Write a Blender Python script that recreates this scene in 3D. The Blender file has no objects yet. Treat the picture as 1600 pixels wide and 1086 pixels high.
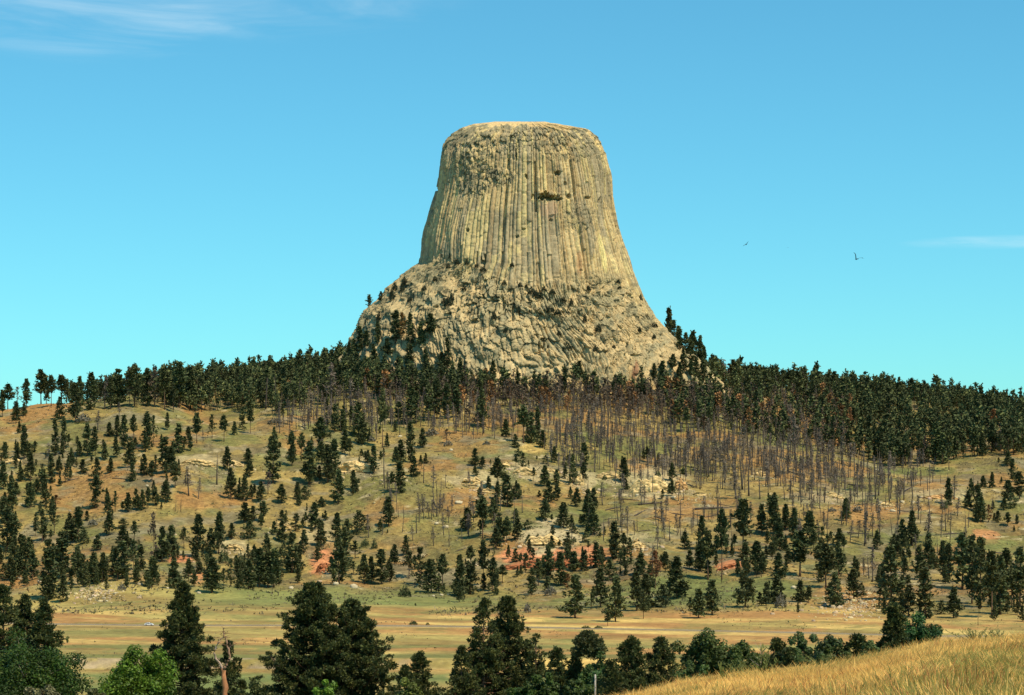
import bpy, math, random
import numpy as np
from mathutils import Vector, Matrix, Quaternion

# ------------------------------------------------------------------ camera, sky, sun, exposure
SC = bpy.context.scene
F = 3480.0            # focal length in photograph pixels (photograph is 1600 wide)
HZ = 720.0            # photograph row of the true horizon
cam_d = bpy.data.cameras.new("camera")
cam_d.sensor_width = 36.0
cam_d.lens = 36.0 * F / 1600.0
cam_d.shift_y = (HZ - 543.0) / 1600.0
cam_d.clip_start = 0.5
cam_d.clip_end = 80000.0
cam = bpy.data.objects.new("camera", cam_d)
cam.rotation_euler = (math.radians(90), 0, 0)
SC.collection.objects.link(cam)
SC.camera = cam

SUN_DIR = Vector((0.76, -0.65, 0)).normalized() * math.cos(math.radians(58)) + Vector((0, 0, math.sin(math.radians(58))))
W = bpy.data.worlds.new("World"); SC.world = W; W.use_nodes = True
nt = W.node_tree; nt.nodes.clear()
def N(t, k, **kw):
    n = t.nodes.new(k)
    for a, v in kw.items():
        setattr(n, a, v)
    return n
sky = N(nt, 'ShaderNodeTexSky'); sky.sky_type = 'NISHITA'; sky.sun_disc = False
sky.sun_elevation = math.radians(58)
sky.sun_rotation = math.atan2(SUN_DIR.x, SUN_DIR.y)
sky.altitude = 1200; sky.air_density = 1.0; sky.dust_density = 0.6; sky.ozone_density = 0.2
tint = N(nt, 'ShaderNodeMix', data_type='RGBA', blend_type='MULTIPLY'); tint.inputs[0].default_value = 1.0
tint.inputs[7].default_value = (0.41, 1.085, 1.22, 1)     # the film's cyan sky
bg = N(nt, 'ShaderNodeBackground'); bg.inputs[1].default_value = 0.14
# thin cirrus, high in the sky on one side, laid out by direction
geo = N(nt, 'ShaderNodeTexCoord')
def cirrus(loc, rot, sc, nscale, lo, hi, cx, cz, rx, rz, seed):
    mp = N(nt, 'ShaderNodeMapping'); mp.inputs['Location'].default_value = loc
    mp.inputs['Rotation'].default_value = rot; mp.inputs['Scale'].default_value = sc
    nt.links.new(geo.outputs['Generated'], mp.inputs[0])
    nz = N(nt, 'ShaderNodeTexNoise'); nz.inputs['Scale'].default_value = nscale
    nz.inputs['Detail'].default_value = 7; nz.inputs['Roughness'].default_value = 0.6
    nz.inputs['Distortion'].default_value = 0.6
    nt.links.new(mp.outputs[0], nz.inputs[0])
    mr = N(nt, 'ShaderNodeMapRange'); mr.interpolation_type = 'SMOOTHSTEP'
    mr.inputs[1].default_value = lo; mr.inputs[2].default_value = hi
    nt.links.new(nz.outputs[0], mr.inputs[0])
    # elliptical region of sky where the wisp lies
    sep = N(nt, 'ShaderNodeSeparateXYZ'); nt.links.new(geo.outputs['Generated'], sep.inputs[0])
    def sq(o, c, r):
        a = N(nt, 'ShaderNodeMath', operation='SUBTRACT'); nt.links.new(o, a.inputs[0]); a.inputs[1].default_value = c
        b = N(nt, 'ShaderNodeMath', operation='DIVIDE'); nt.links.new(a.outputs[0], b.inputs[0]); b.inputs[1].default_value = r
        c_ = N(nt, 'ShaderNodeMath', operation='POWER'); nt.links.new(b.outputs[0], c_.inputs[0]); c_.inputs[1].default_value = 2
        return c_
    s = N(nt, 'ShaderNodeMath', operation='ADD')
    nt.links.new(sq(sep.outputs[0], cx, rx).outputs[0], s.inputs[0]); nt.links.new(sq(sep.outputs[2], cz, rz).outputs[0], s.inputs[1])
    m2 = N(nt, 'ShaderNodeMapRange'); m2.interpolation_type = 'SMOOTHSTEP'
    m2.inputs[1].default_value = 1.0; m2.inputs[2].default_value = 0.0
    nt.links.new(s.outputs[0], m2.inputs[0])
    pr = N(nt, 'ShaderNodeMath', operation='MULTIPLY'); nt.links.new(mr.outputs[0], pr.inputs[0]); nt.links.new(m2.outputs[0], pr.inputs[1])
    return pr
def skydir(px, row):
    v = Vector(((px - 800) / F, 1, (HZ - row) / F)).normalized()
    return v.x, v.z
c1x, c1z = skydir(150, 25); c2x, c2z = skydir(1560, 378); c3x, c3z = skydir(380, 0)
wisps = [(cirrus((0, 0, 0), (0, math.radians(-17), 0), (5, 1, 34), 2.2, 0.40, 0.78, c1x, c1z, 0.085, 0.022, 1), 0.30),
         (cirrus((3, 0, 1), (0, math.radians(-9), 0), (5, 1, 30), 2.0, 0.40, 0.80, c3x, c3z, 0.11, 0.020, 2), 0.26),
         (cirrus((1, 0, 5), (0, math.radians(2), 0), (5, 1, 50), 2.0, 0.30, 0.75, c2x, c2z, 0.045, 0.0035, 3), 0.32)]
prev = sky.outputs[0]
gam = N(nt, 'ShaderNodeGamma'); gam.inputs[1].default_value = 0.90; nt.links.new(prev, gam.inputs[0])
nt.links.new(gam.outputs[0], tint.inputs[6]); prev = tint.outputs[2]
for wn, k in wisps:
    mk = N(nt, 'ShaderNodeMath', operation='MULTIPLY'); nt.links.new(wn.outputs[0], mk.inputs[0]); mk.inputs[1].default_value = k
    mx = N(nt, 'ShaderNodeMix', data_type='RGBA'); nt.links.new(mk.outputs[0], mx.inputs[0])
    nt.links.new(prev, mx.inputs[6]); mx.inputs[7].default_value = (6.5, 7.4, 7.6, 1)
    prev = mx.outputs[2]
nt.links.new(prev, bg.inputs[0])
wo = N(nt, 'ShaderNodeOutputWorld'); nt.links.new(bg.outputs[0], wo.inputs[0])

sun_d = bpy.data.lights.new("sun", 'SUN'); sun_d.energy = 5.0; sun_d.angle = math.radians(0.53); sun_d.color = (1.0, 0.865, 0.65)
sun = bpy.data.objects.new("sun", sun_d); SC.collection.objects.link(sun)
sun.rotation_euler = SUN_DIR.to_track_quat('Z', 'Y').to_euler()
SC.view_settings.view_transform = 'Standard'; SC.view_settings.look = 'None'
SC.view_settings.exposure = 0.0; SC.view_settings.gamma = 1.0
SC.cycles.max_bounces = 4; SC.cycles.diffuse_bounces = 2; SC.cycles.transparent_max_bounces = 4
SC.cycles.use_adaptive_sampling = True; SC.cycles.adaptive_threshold = 0.02

# ------------------------------------------------------------------ numeric helpers
R = np.random.default_rng(7)
def hsh(*k):
    h = np.uint32(2166136261)
    out = None
    for i, a in enumerate(k):
        a = np.asarray(a).astype(np.int64).astype(np.uint32)
        v = a * np.uint32(0x9E3779B1 + 0x1000193 * i * 2)
        out = v if out is None else (out ^ v) * np.uint32(0x85EBCA6B)
    out = out ^ (out >> np.uint32(15)); out = out * np.uint32(0x2C1B3C6D)
    out = out ^ (out >> np.uint32(12)); out = out * np.uint32(0x297A2D39)
    out = out ^ (out >> np.uint32(15))
    return out.astype(np.float64) / 4294967296.0
np.seterr(over='ignore')
def vn(x, y, s=0):
    x = np.asarray(x, float); y = np.asarray(y, float)
    xi = np.floor(x); yi = np.floor(y); fx = x - xi; fy = y - yi
    fx = fx * fx * fx * (fx * (fx * 6 - 15) + 10); fy = fy * fy * fy * (fy * (fy * 6 - 15) + 10)
    a = hsh(xi, yi, s); b = hsh(xi + 1, yi, s); c = hsh(xi, yi + 1, s); d = hsh(xi + 1, yi + 1, s)
    return (a * (1 - fx) + b * fx) * (1 - fy) + (c * (1 - fx) + d * fx) * fy
def fbm(x, y, o=4, s=0, g=0.5):
    t = 0; a = 1; n = 0
    for i in range(o):
        t = t + a * vn(x * 2 ** i + 17.3 * i, y * 2 ** i - 9.1 * i, s + i * 13); n += a; a *= g
    return t / n
def worley(x, y, s=0, j=0.9):
    xi = np.floor(x); yi = np.floor(y)
    f1 = np.full(x.shape, 9.0); f2 = np.full(x.shape, 9.0); idd = np.zeros(x.shape)
    for dx in (-1, 0, 1):
        for dy in (-1, 0, 1):
            cx = xi + dx; cy = yi + dy
            px = cx + 0.5 + j * (hsh(cx, cy, s + 1) - 0.5); py = cy + 0.5 + j * (hsh(cx, cy, s + 2) - 0.5)
            d = np.hypot(px - x, py - y)
            h = hsh(cx, cy, s + 3)
            n1 = d < f1
            f2 = np.where(n1, f1, np.minimum(f2, d)); idd = np.where(n1, h, idd); f1 = np.where(n1, d, f1)
    return f1, f2, idd
def facet(x, y, s=0, j=0.9):
    """cells with a tilted plane each"""
    xi = np.floor(x); yi = np.floor(y)
    f1 = np.full(x.shape, 9.0); f2 = np.full(x.shape, 9.0); idd = np.zeros(x.shape); pl_ = np.zeros(x.shape)
    for dx in (-1, 0, 1):
        for dy in (-1, 0, 1):
            cx = xi + dx; cy = yi + dy
            ox = x - (cx + 0.5 + j * (hsh(cx, cy, s + 1) - 0.5)); oy = y - (cy + 0.5 + j * (hsh(cx, cy, s + 2) - 0.5))
            d = np.hypot(ox, oy); h = hsh(cx, cy, s + 3)
            p_ = ox * (hsh(cx, cy, s + 4) - .5) * 2 + oy * (hsh(cx, cy, s + 5) - .5) * 2
            n1 = d < f1
            f2 = np.where(n1, f1, np.minimum(f2, d)); idd = np.where(n1, h, idd); pl_ = np.where(n1, p_, pl_); f1 = np.where(n1, d, f1)
    return f1, f2, idd, pl_
def ss(a, b, x):
    t = np.clip((np.asarray(x, float) - a) / (b - a), 0, 1); return t * t * (3 - 2 * t)
def mixc(a, b, t):
    return a * (1 - t[..., None]) + b * t[..., None]
C3 = lambda *c: np.array(c, float)

# ------------------------------------------------------------------ object helpers
COL = SC.collection
def build_mesh(name, v, f, col=None, mat=None, smooth=False, attr='Col'):
    v = np.ascontiguousarray(v, np.float32); me = bpy.data.meshes.new(name)
    if isinstance(f, np.ndarray):
        f = [f]
    me.vertices.add(len(v)); me.vertices.foreach_set('co', v.ravel())
    loops = np.concatenate([a.ravel() for a in f]).astype(np.int32)
    tot = np.concatenate([np.full(len(a), a.shape[1]) for a in f]).astype(np.int32)
    st = np.concatenate([[0], np.cumsum(tot)[:-1]]).astype(np.int32)
    me.loops.add(len(loops)); me.loops.foreach_set('vertex_index', loops)
    me.polygons.add(len(tot)); me.polygons.foreach_set('loop_start', st); me.polygons.foreach_set('loop_total', tot)
    if smooth:
        me.polygons.foreach_set('use_smooth', np.ones(len(tot), bool))
    me.update(calc_edges=True)
    if col is not None:
        at = me.attributes.new(attr, 'FLOAT_COLOR', 'POINT')
        c = np.ones((len(v), 4), np.float32); c[:, :3] = col
        at.data.foreach_set('color', c.ravel())
    if mat is not None:
        me.materials.append(mat)
    return me
def obj(name, me, parent=None):
    o = bpy.data.objects.new(name, me); COL.objects.link(o)
    if parent is not None:
        o.parent = parent
    return o
def tag(o, label=None, cat=None, group=None, kind=None):
    for k, v in (('label', label), ('category', cat), ('group', group), ('kind', kind)):
        if v:
            o[k] = v
    return o
def empty(name, loc, rz=0.0, scale=(1, 1, 1)):
    o = bpy.data.objects.new(name, None); COL.objects.link(o)
    o.empty_display_size = 0.5
    o.location = loc; o.rotation_euler = (0, 0, rz); o.scale = scale
    return o
class MB:
    """collects pieces into one mesh"""
    def __init__(s): s.v = []; s.f = {3: [], 4: []}; s.c = []; s.n = 0
    def add(s, v, f, c=None):
        v = np.asarray(v, float).reshape(-1, 3)
        for a in (f if isinstance(f, list) and isinstance(f[0], np.ndarray) else [f]):
            a = np.asarray(a, np.int64)
            if len(a): s.f[a.shape[1]].append(a + s.n)
        s.v.append(v); s.c.append(np.broadcast_to(np.asarray(c if c is not None else (1, 1, 1), float), v.shape)); s.n += len(v)
    def mesh(s, name, mat, smooth=False):
        fs = [np.concatenate(a) for a in s.f.values() if a]
        return build_mesh(name, np.concatenate(s.v), fs, np.concatenate(s.c), mat, smooth)
    def obj(s, name, mat, parent=None, smooth=False):
        return obj(name, s.mesh(name, mat, smooth), parent)
def tube(pts, rad, k=6):
    pts = np.asarray(pts, float); n = len(pts); rad = np.broadcast_to(np.asarray(rad, float), (n,))
    vs = []
    for i in range(n):
        t = pts[min(i + 1, n - 1)] - pts[max(i - 1, 0)]; t = t / (np.linalg.norm(t) + 1e-9)
        a = np.cross(t, (0, 0, 1) if abs(t[2]) < 0.9 else (1, 0, 0)); a /= np.linalg.norm(a); b = np.cross(t, a)
        an = np.arange(k) * 2 * np.pi / k
        vs.append(pts[i] + rad[i] * (np.cos(an)[:, None] * a + np.sin(an)[:, None] * b))
    f = []
    for i in range(n - 1):
        for j in range(k):
            f.append((i * k + j, i * k + (j + 1) % k, (i + 1) * k + (j + 1) % k, (i + 1) * k + j))
    v = np.concatenate(vs + [pts[-1:], pts[:1]])
    tri = [((n - 1) * k + j, (n - 1) * k + (j + 1) % k, n * k) for j in range(k)] + [((j + 1) % k, j, n * k + 1) for j in range(k)]
    return v, [np.array(f), np.array(tri)]

# ------------------------------------------------------------------ materials
def mat_attr(name, rough=0.9, noise=None, bump=None, vary=0.0, spec=0.2, coord='Object', transl=0.0):
    """base colour from the 'Col' attribute, varied by noise; optional bump; optional per-object variation"""
    m = bpy.data.materials.new(name); m.use_nodes = True; t = m.node_tree; b = t.nodes['Principled BSDF']
    b.inputs['Roughness'].default_value = rough; b.inputs['Specular IOR Level'].default_value = spec
    a = N(t, 'ShaderNodeAttribute'); a.attribute_name = 'Col'; cur = a.outputs['Color']
    tc = N(t, 'ShaderNodeTexCoord')
    for (scale, stretch, lo, hi) in (noise or []):
        mp = N(t, 'ShaderNodeMapping'); mp.inputs['Scale'].default_value = stretch; t.links.new(tc.outputs[coord], mp.inputs[0])
        nz = N(t, 'ShaderNodeTexNoise'); nz.inputs['Scale'].default_value = scale; nz.inputs['Detail'].default_value = 5; nz.inputs['Roughness'].default_value = 0.65
        t.links.new(mp.outputs[0], nz.inputs[0])
        mr = N(t, 'ShaderNodeMapRange'); mr.inputs[1].default_value = 0.3; mr.inputs[2].default_value = 0.7
        mr.inputs[3].default_value = lo; mr.inputs[4].default_value = hi; t.links.new(nz.outputs[0], mr.inputs[0])
        mx = N(t, 'ShaderNodeMix', data_type='RGBA', blend_type='MULTIPLY'); mx.inputs[0].default_value = 1
        t.links.new(cur, mx.inputs[6]); t.links.new(mr.outputs[0], mx.inputs[7]); cur = mx.outputs[2]
    if vary:
        oi = N(t, 'ShaderNodeObjectInfo'); hs = N(t, 'ShaderNodeHueSaturation')
        for k, (inp, mid, amp) in enumerate((('Hue', 0.5, 0.035 * vary), ('Value', 1.0, 0.45 * vary))):
            ma = N(t, 'ShaderNodeMath', operation='MULTIPLY_ADD')
            src = oi.outputs['Random']
            if k:
                w = N(t, 'ShaderNodeMath', operation='MULTIPLY'); t.links.new(src, w.inputs[0]); w.inputs[1].default_value = 37.0
                fr = N(t, 'ShaderNodeMath', operation='FRACT'); t.links.new(w.outputs[0], fr.inputs[0]); src = fr.outputs[0]
            t.links.new(src, ma.inputs[0]); ma.inputs[1].default_value = amp; ma.inputs[2].default_value = mid - amp / 2
            t.links.new(ma.outputs[0], hs.inputs[inp])
        t.links.new(cur, hs.inputs['Color']); cur = hs.outputs[0]
    t.links.new(cur, b.inputs['Base Color'])
    if bump:
        scale, stretch, dist = bump
        mp = N(t, 'ShaderNodeMapping'); mp.inputs['Scale'].default_value = stretch; t.links.new(tc.outputs[coord], mp.inputs[0])
        nz = N(t, 'ShaderNodeTexNoise'); nz.inputs['Scale'].default_value = scale; nz.inputs['Detail'].default_value = 6; nz.inputs['Roughness'].default_value = 0.7
        t.links.new(mp.outputs[0], nz.inputs[0])
        bp = N(t, 'ShaderNodeBump'); bp.inputs['Strength'].default_value = 1.0; bp.inputs['Distance'].default_value = dist
        t.links.new(nz.outputs[0], bp.inputs['Height']); t.links.new(bp.outputs[0], b.inputs['Normal'])
    if transl:
        tr = N(t, 'ShaderNodeBsdfTranslucent'); t.links.new(cur, tr.inputs[0]); ms = N(t, 'ShaderNodeMixShader'); ms.inputs[0].default_value = transl
        t.links.new(b.outputs[0], ms.inputs[1]); t.links.new(tr.outputs[0], ms.inputs[2])
        t.links.new(ms.outputs[0], t.nodes['Material Output'].inputs[0])
    return m
def mat_plain(name, c, rough=0.8, metal=0.0, spec=0.3):
    m = bpy.data.materials.new(name); m.use_nodes = True; t = m.node_tree; b = t.nodes['Principled BSDF']
    b.inputs['Roughness'].default_value = rough; b.inputs['Metallic'].default_value = metal; b.inputs['Specular IOR Level'].default_value = spec
    tc = N(t, 'ShaderNodeTexCoord'); nz = N(t, 'ShaderNodeTexNoise'); nz.inputs['Scale'].default_value = 3.0; t.links.new(tc.outputs['Object'], nz.inputs[0])
    mx = N(t, 'ShaderNodeMix', data_type='RGBA'); t.links.new(nz.outputs[0], mx.inputs[0])
    mx.inputs[6].default_value = (*[x * 0.88 for x in c], 1); mx.inputs[7].default_value = (*[min(1, x * 1.12) for x in c], 1)
    t.links.new(mx.outputs[2], b.inputs['Base Color'])
    return m
M_ground = mat_attr('dry_grass_slope', 0.95, [(0.14, (1, 1, 1), 0.70, 1.30), (0.35, (1, 1, 1), 0.60, 1.38), (0.06, (1, 0.5, 1), 0.80, 1.2)], (0.35, (1, 1, 1), 1.6), coord='Object')
M_meadow = mat_attr('meadow_grass', 0.95, [(0.045, (1, 1, 1), 0.72, 1.26), (0.3, (1, 1, 1), 0.72, 1.26)], (0.8, (1, 1, 1), 0.5))
M_knoll = mat_attr('straw_ground', 0.95, [(2.5, (1, 1, 1), 0.75, 1.25)], (6, (1, 1, 1), 0.12))
M_rock = mat_attr('tower_rock', 0.95, [(0.22, (1, 1, 0.35), 0.72, 1.26), (0.8, (1, 1, 0.5), 0.8, 1.18)], (0.5, (1, 1, 0.45), 0.9))
M_apron = mat_attr('base_rock', 0.95, [(0.12, (1, 1, 1), 0.75, 1.22), (0.7, (1, 1, 1), 0.75, 1.22)], (0.45, (1, 1, 0.6), 0.7))
M_summit = mat_attr('summit_grass', 0.95, [(0.3, (1, 1, 1), 0.7, 1.25)], (0.6, (1, 1, 1), 0.5))
M_sand = mat_attr('sandstone', 0.95, [(0.5, (1, 1, 3), 0.7, 1.25)], (0.9, (1, 1, 2.5), 0.35))
M_needle = mat_attr('pine_needles', 0.8, vary=1.0, spec=0.15)
M_needle_fg = mat_attr('pine_needle_tufts', 0.6, vary=0.3, spec=0.25, transl=0.15)
M_forest = mat_attr('forest_needles', 0.85, spec=0.15)
M_leaf = mat_attr('broad_leaves', 0.55, spec=0.3, transl=0.3)
M_bark = mat_attr('bark', 0.95, [(1.2, (3, 3, 0.5), 0.65, 1.3)], (4, (2, 2, 0.5), 0.08))
M_dead = mat_attr('burnt_wood', 0.95, [(0.5, (1, 1, 0.4), 0.7, 1.3)], vary=0.6)
M_brush = mat_attr('brush_twigs', 0.95, vary=0.5)
M_grass = mat_attr('dry_grass_blades', 0.8, spec=0.15, transl=0.4)
# ------------------------------------------------------------------ terrain: one height function
PXC = np.arange(-600, 2201, 200.0)
DK = np.arange(1100, 2751, 150.0)
ROWS = {   # ground rows seen along each column of the view at the twelve distances
    -600: (989, 957, 931, 890, 825, 760, 700, 660, 655, 658, 662, 666),
    -200: (989, 957, 931, 888, 820, 750, 688, 646, 648, 652, 656, 660),
    0:    (989, 957, 931, 885, 815, 745, 680, 640, 643, 648, 654, 658),
    200:  (989, 957, 926, 876, 805, 735, 672, 632, 620, 626, 634, 642),
    400:  (989, 957, 929, 878, 805, 735, 672, 638, 606, 598, 610, 622),
    600:  (989, 957, 929, 880, 810, 740, 682, 638, 594, 574, 578, 590),
    800:  (989, 957, 926, 876, 810, 746, 690, 645, 599, 582, 586, 595),
    1000: (989, 955, 916, 865, 806, 752, 708, 662, 612, 588, 588, 598),
    1200: (989, 951, 908, 856, 802, 757, 716, 682, 644, 612, 606, 614),
    1400: (989, 949, 906, 856, 802, 761, 731, 697, 662, 633, 630, 636),
    1600: (989, 949, 908, 860, 806, 762, 728, 698, 669, 650, 652, 656),
    1800: (989, 950, 908, 860, 808, 765, 730, 700, 675, 662, 664, 668),
    2200: (989, 952, 912, 866, 815, 772, 738, 708, 684, 672, 674, 678)}
_rk = sorted(ROWS)
ZT = np.array([[np.interp(p, _rk, [ROWS[q][k] for q in _rk]) for k in range(12)] for p in PXC])
ZT = (HZ - ZT) * DK[None, :] / F
def _cr(t):
    return (-0.5 * t + t * t - 0.5 * t ** 3, 1 - 2.5 * t * t + 1.5 * t ** 3, 0.5 * t + 2 * t * t - 1.5 * t ** 3, -0.5 * t * t + 0.5 * t ** 3)
def table(u, d):
    a = np.clip((u + 600) / 200, 0, len(PXC) - 1.001); b = np.clip((d - 1100) / 150, 0, 10.999)
    i = np.floor(a).astype(int); j = np.floor(b).astype(int); wa = _cr(a - i); wb = _cr(b - j)
    z = 0
    for m in range(4):
        for n in range(4):
            z = z + wa[m] * wb[n] * ZT[np.clip(i + m - 1, 0, len(PXC) - 1), np.clip(j + n - 1, 0, 11)]
    return z
NEARD = [0, 60, 110, 200, 300, 400, 500, 650, 780, 900]
NEARZ = [-10, -11, -18, -30.5, -43, -55, -67, -81, -88, -88.6]
CRP = [-900, 600, 800, 990, 1070, 1180, 1290, 1380, 1450, 1530, 1600, 1800, 2600]
CRR = [1400, 1175, 1125, 1087, 1067, 1054, 1044, 1024, 1009, 1005, 998, 990, 990]
def H(x, y):
    x = np.asarray(x, float); y = np.maximum(np.asarray(y, float), 1.0)
    u = 800 + F * x / y
    far = table(u, y)
    m = ss(1180, 1500, y)
    gul = (fbm(x / 70, y / 260, 3, 5) - 0.5) * 11 + (fbm(x / 95 + 40, y / 95, 4, 9) - 0.5) * 13 + (fbm(x / 22, y / 22, 3, 21) - 0.5) * 3.2
    far = far + m * gul * (1 - 0.45 * ss(2150, 2400, y)) + (1 - m) * (fbm(x / 60, y / 40, 3, 31) - 0.5) * 0.9
    far = np.where(y > 2750, far * (1 - ss(2750, 5200, y)) + ss(2750, 5200, y) * -40, far)
    bank = ss(945, 953, y + 5 * (vn(x / 18, y / 90, 3) - 0.5) + 0.03 * x)
    low = np.interp(y, NEARD, NEARZ)
    low = low + (fbm(x / 40, y / 40, 3, 41) - 0.5) * 1.2
    mid = low * (1 - bank) + (-85 + 0 * x) * bank
    z = np.where(y < 1100, mid * (1 - ss(980, 1100, y)) + far * ss(980, 1100, y), far)
    s = (np.interp(u, CRP, CRR) - HZ) / F
    kn = -1.75 - (s - 0.0472) * y - 3.28e-4 * y * y + (fbm(x / 5, y / 7, 3, 51) - 0.5) * 0.18
    k = ss(84, 150, y)
    return kn * (1 - k) + z * k
def P(px, row, d):
    return np.array(((px - 800) / F * d, d, (HZ - row) / F * d))
_dd = np.arange(1000, 2760, 1.5)
def at(px, row, far=False, d0=1000):
    """first ground point met along the sight line through a photograph pixel"""
    dd = _dd[_dd >= d0]
    x = (px - 800) / F * dd; z = H(x, dd); r = HZ - z / dd * F
    hit = np.nonzero(r <= row)[0]
    k = hit[0] if len(hit) else int(np.argmin(r))
    return np.array((x[k], dd[k], z[k]))
def proj(p):
    return 800 + F * p[0] / p[1], HZ - F * p[2] / p[1]

# ground colours: soils and grass where they lie
STRAW = C3(0.35, 0.25, 0.078); OLIVE = C3(0.185, 0.17, 0.05); TAN = C3(0.385, 0.205, 0.066); GREY = C3(0.245, 0.205, 0.12)
GREEN = C3(0.155, 0.175, 0.05); REDC = C3(0.62, 0.25, 0.105); PALE = C3(0.50, 0.40, 0.21); GOLD = C3(0.64, 0.44, 0.135)
PATCH = [(862, 872, 95, 20, REDC, 1), (505, 874, 22, 26, REDC, .9), (283, 872, 24, 9, REDC, .9), (308, 903, 12, 16, REDC, .7), (1138, 880, 26, 9, REDC, .9), (1540, 838, 22, 12, REDC, .6),
         (1316, 948, 70, 30, TAN * 1.05, .9), (1460, 762, 36, 13, TAN, .8), (864, 834, 52, 27, PALE, 1), (500, 836, 30, 22, PALE, .5), (150, 924, 36, 14, PALE * .8, .5), (366, 852, 24, 9, PALE, .6),
         (310, 719, 45, 9, PALE * .9, .7), (556, 730, 50, 14, PALE, .6), (745, 748, 45, 14, PALE, .6), (825, 735, 38, 14, PALE, .7), (905, 748, 30, 14, PALE, .7), (1015, 755, 60, 26, PALE, .7),
         (1000, 845, 30, 14, PALE * .9, .6), (1300, 775, 60, 12, PALE * .8, .6), (1475, 772, 60, 10, PALE * .9, .6), (430, 745, 60, 10, GOLD, .5), (25, 912, 40, 12, TAN, .9), (55, 640, 60, 20, TAN, .9),
         (600, 800, 40, 22, TAN, .6), (150, 765, 80, 40, TAN * .95, .7), (330, 780, 60, 20, TAN, .6), (1060, 800, 60, 18, TAN, .7), (745, 700, 60, 14, TAN, .5), (730, 772, 30, 10, TAN, .7), (820, 700, 30, 8, GOLD, .5),
         (1000, 700, 60, 18, GREEN, .6), (1220, 690, 50, 14, GREEN, .6), (1430, 736, 70, 8, GREEN, .7), (950, 790, 80, 14, GREEN, .5), (1545, 850, 40, 8, GREEN, .7), (700, 850, 60, 40, OLIVE, .6),
         (985, 730, 25, 8, TAN, .5), (1110, 938, 150, 34, GREEN * 1.15, .75), (940, 950, 90, 18, GREEN * 1.1, .6), (1500, 962, 90, 22, OLIVE, .6), (700, 935, 160, 14, GREEN, .5), (560, 700, 30, 12, OLIVE, .6), (650, 770, 40, 20, OLIVE, .6), (1350, 800, 60, 14, TAN, .6)]
def slope_colour(x, y, z):
    u = 800 + F * x / y; r = HZ - F * z / y
    n1 = fbm(x / 55, y / 80, 4, 61); n2 = fbm(x / 20, y / 26, 4, 71); n3 = fbm(x / 9, y / 9, 3, 81)
    c = mixc(STRAW * 0.95, OLIVE, ss(0.45, 0.66, n1) * .9); c = mixc(c, TAN * 0.9, ss(0.52, 0.68, fbm(x / 60 + 9, y / 70, 4, 91)) * 0.8)
    c = mixc(c, GREY, ss(0.56, 0.72, n2) * 0.7); c = mixc(c, C3(.16, .125, .055) + 0 * c, ss(.54, .66, fbm(x / 14 + 3, y / 18, 4, 173)) * .65); c = mixc(c, PALE * 0.95, ss(0.66, 0.74, n3) * ss(0.50, 0.62, fbm(x / 45, y / 45, 3, 99)) * 0.8)
    c = mixc(c, GREEN, ss(0.62, 0.72, fbm(x / 35, y / 50, 3, 17)) * 0.5)
    for (cx, cy, rx, ry, col, k) in PATCH:
        e = ((u - cx) / rx) ** 2 + ((r - cy) / ry) ** 2
        w = ss(1.25, 0.45, e + (n2 - 0.5) * 2.4 + (n3 - 0.5) * 1.2) * k
        c = mixc(c, np.broadcast_to(col, c.shape), w)
    return c
def meadow_colour(x, y, z):
    n = fbm(x / 75 + .02 * y, y / 60 + x / 400, 5, 101, .6); n2 = fbm(x / 34 + 5, y / 30 - x / 200, 5, 111, .6); n3 = fbm(x / 150, y / 70, 4, 121)
    c = mixc(GOLD * 0.93, TAN * 1.05, ss(0.40, 0.62, n)); c = mixc(c, OLIVE * 1.25, ss(0.52, 0.66, n2) * 0.6)
    c = mixc(c, GREEN * 1.15, ss(0.54, 0.68, n3) * 0.45)
    u = 800 + F * x / y
    c = mixc(c, GREEN * 1.2, ss(1255, 1330, y + 60 * (n - 0.5)) * (1 - ss(1420, 1500, y)) * (0.45 + 0.45 * ss(200, 420, u)) )
    c = mixc(c, GREEN * 1.05, ss(1006, 1012, y + 22 * (n2 - .5)) * (1 - ss(1022, 1034, y + 22 * (n2 - .5))) * 0.7)
    c = mixc(c, GREEN * 0.9, ss(957, 962, y + 8 * (n - .5)) * (1 - ss(974, 984, y)) * 0.75)
    c = mixc(c, C3(.40, .30, .18) + 0 * c, ss(941, 945, y + 0.03 * x) * (1 - ss(953, 957, y + 0.03 * x)) * 0.85 * ss(.36, .6, fbm(x / 9, y / 4, 3, 113)) * (1 - ss(520, 760, u)))
    c = mixc(c, TAN * 0.8, ss(930, 940, y) * (1 - ss(941, 944, y)) * 0.4)
    c = mixc(c, mixc(GREEN * 1.2 + 0 * c, STRAW * 1.1 + 0 * c, ss(.4, .6, n2)), (1 - ss(920, 938, y)))
    c = mixc(c, GREEN * 0.8 + 0 * c, (1 - ss(700, 800, y)) * 0.7)
    return c
def knoll_colour(x, y, z):
    n = fbm(x / 4, y / 6, 4, 131); n2 = fbm(x / 2 + 7, y / 3, 3, 141)
    c = mixc(C3(.72, .50, .18) + 0 * x[..., None], C3(.38, .29, .09), ss(.48, .66, n)); c = mixc(c, C3(.40, .22, .09), ss(.56, .7, n2) * .6)
    return c
us = np.concatenate([[-34000, -18000, -10000, -6000, -3500, -2200, -1500], np.arange(-900, -60, 30.0), np.arange(-60, 1660, 3.5), np.arange(1660, 2520, 30.0), [2600, 2800, 3200, 3800, 4800, 6500, 10000, 18000, 34000]])
ds = np.concatenate([np.geomspace(3, 84, 60), np.geomspace(84, 900, 70)[1:], np.arange(906, 1100, 3.0), np.arange(1100, 2450, 3.6), np.arange(2450, 2760, 12.0), np.geomspace(2800, 40000, 30)])
UU, DD = np.meshgrid(us, ds); XX = (UU - 800) / F * DD; ZZ = H(XX, DD)
ZZ[-18:] -= np.linspace(0, 30, 18)[:, None]
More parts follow.
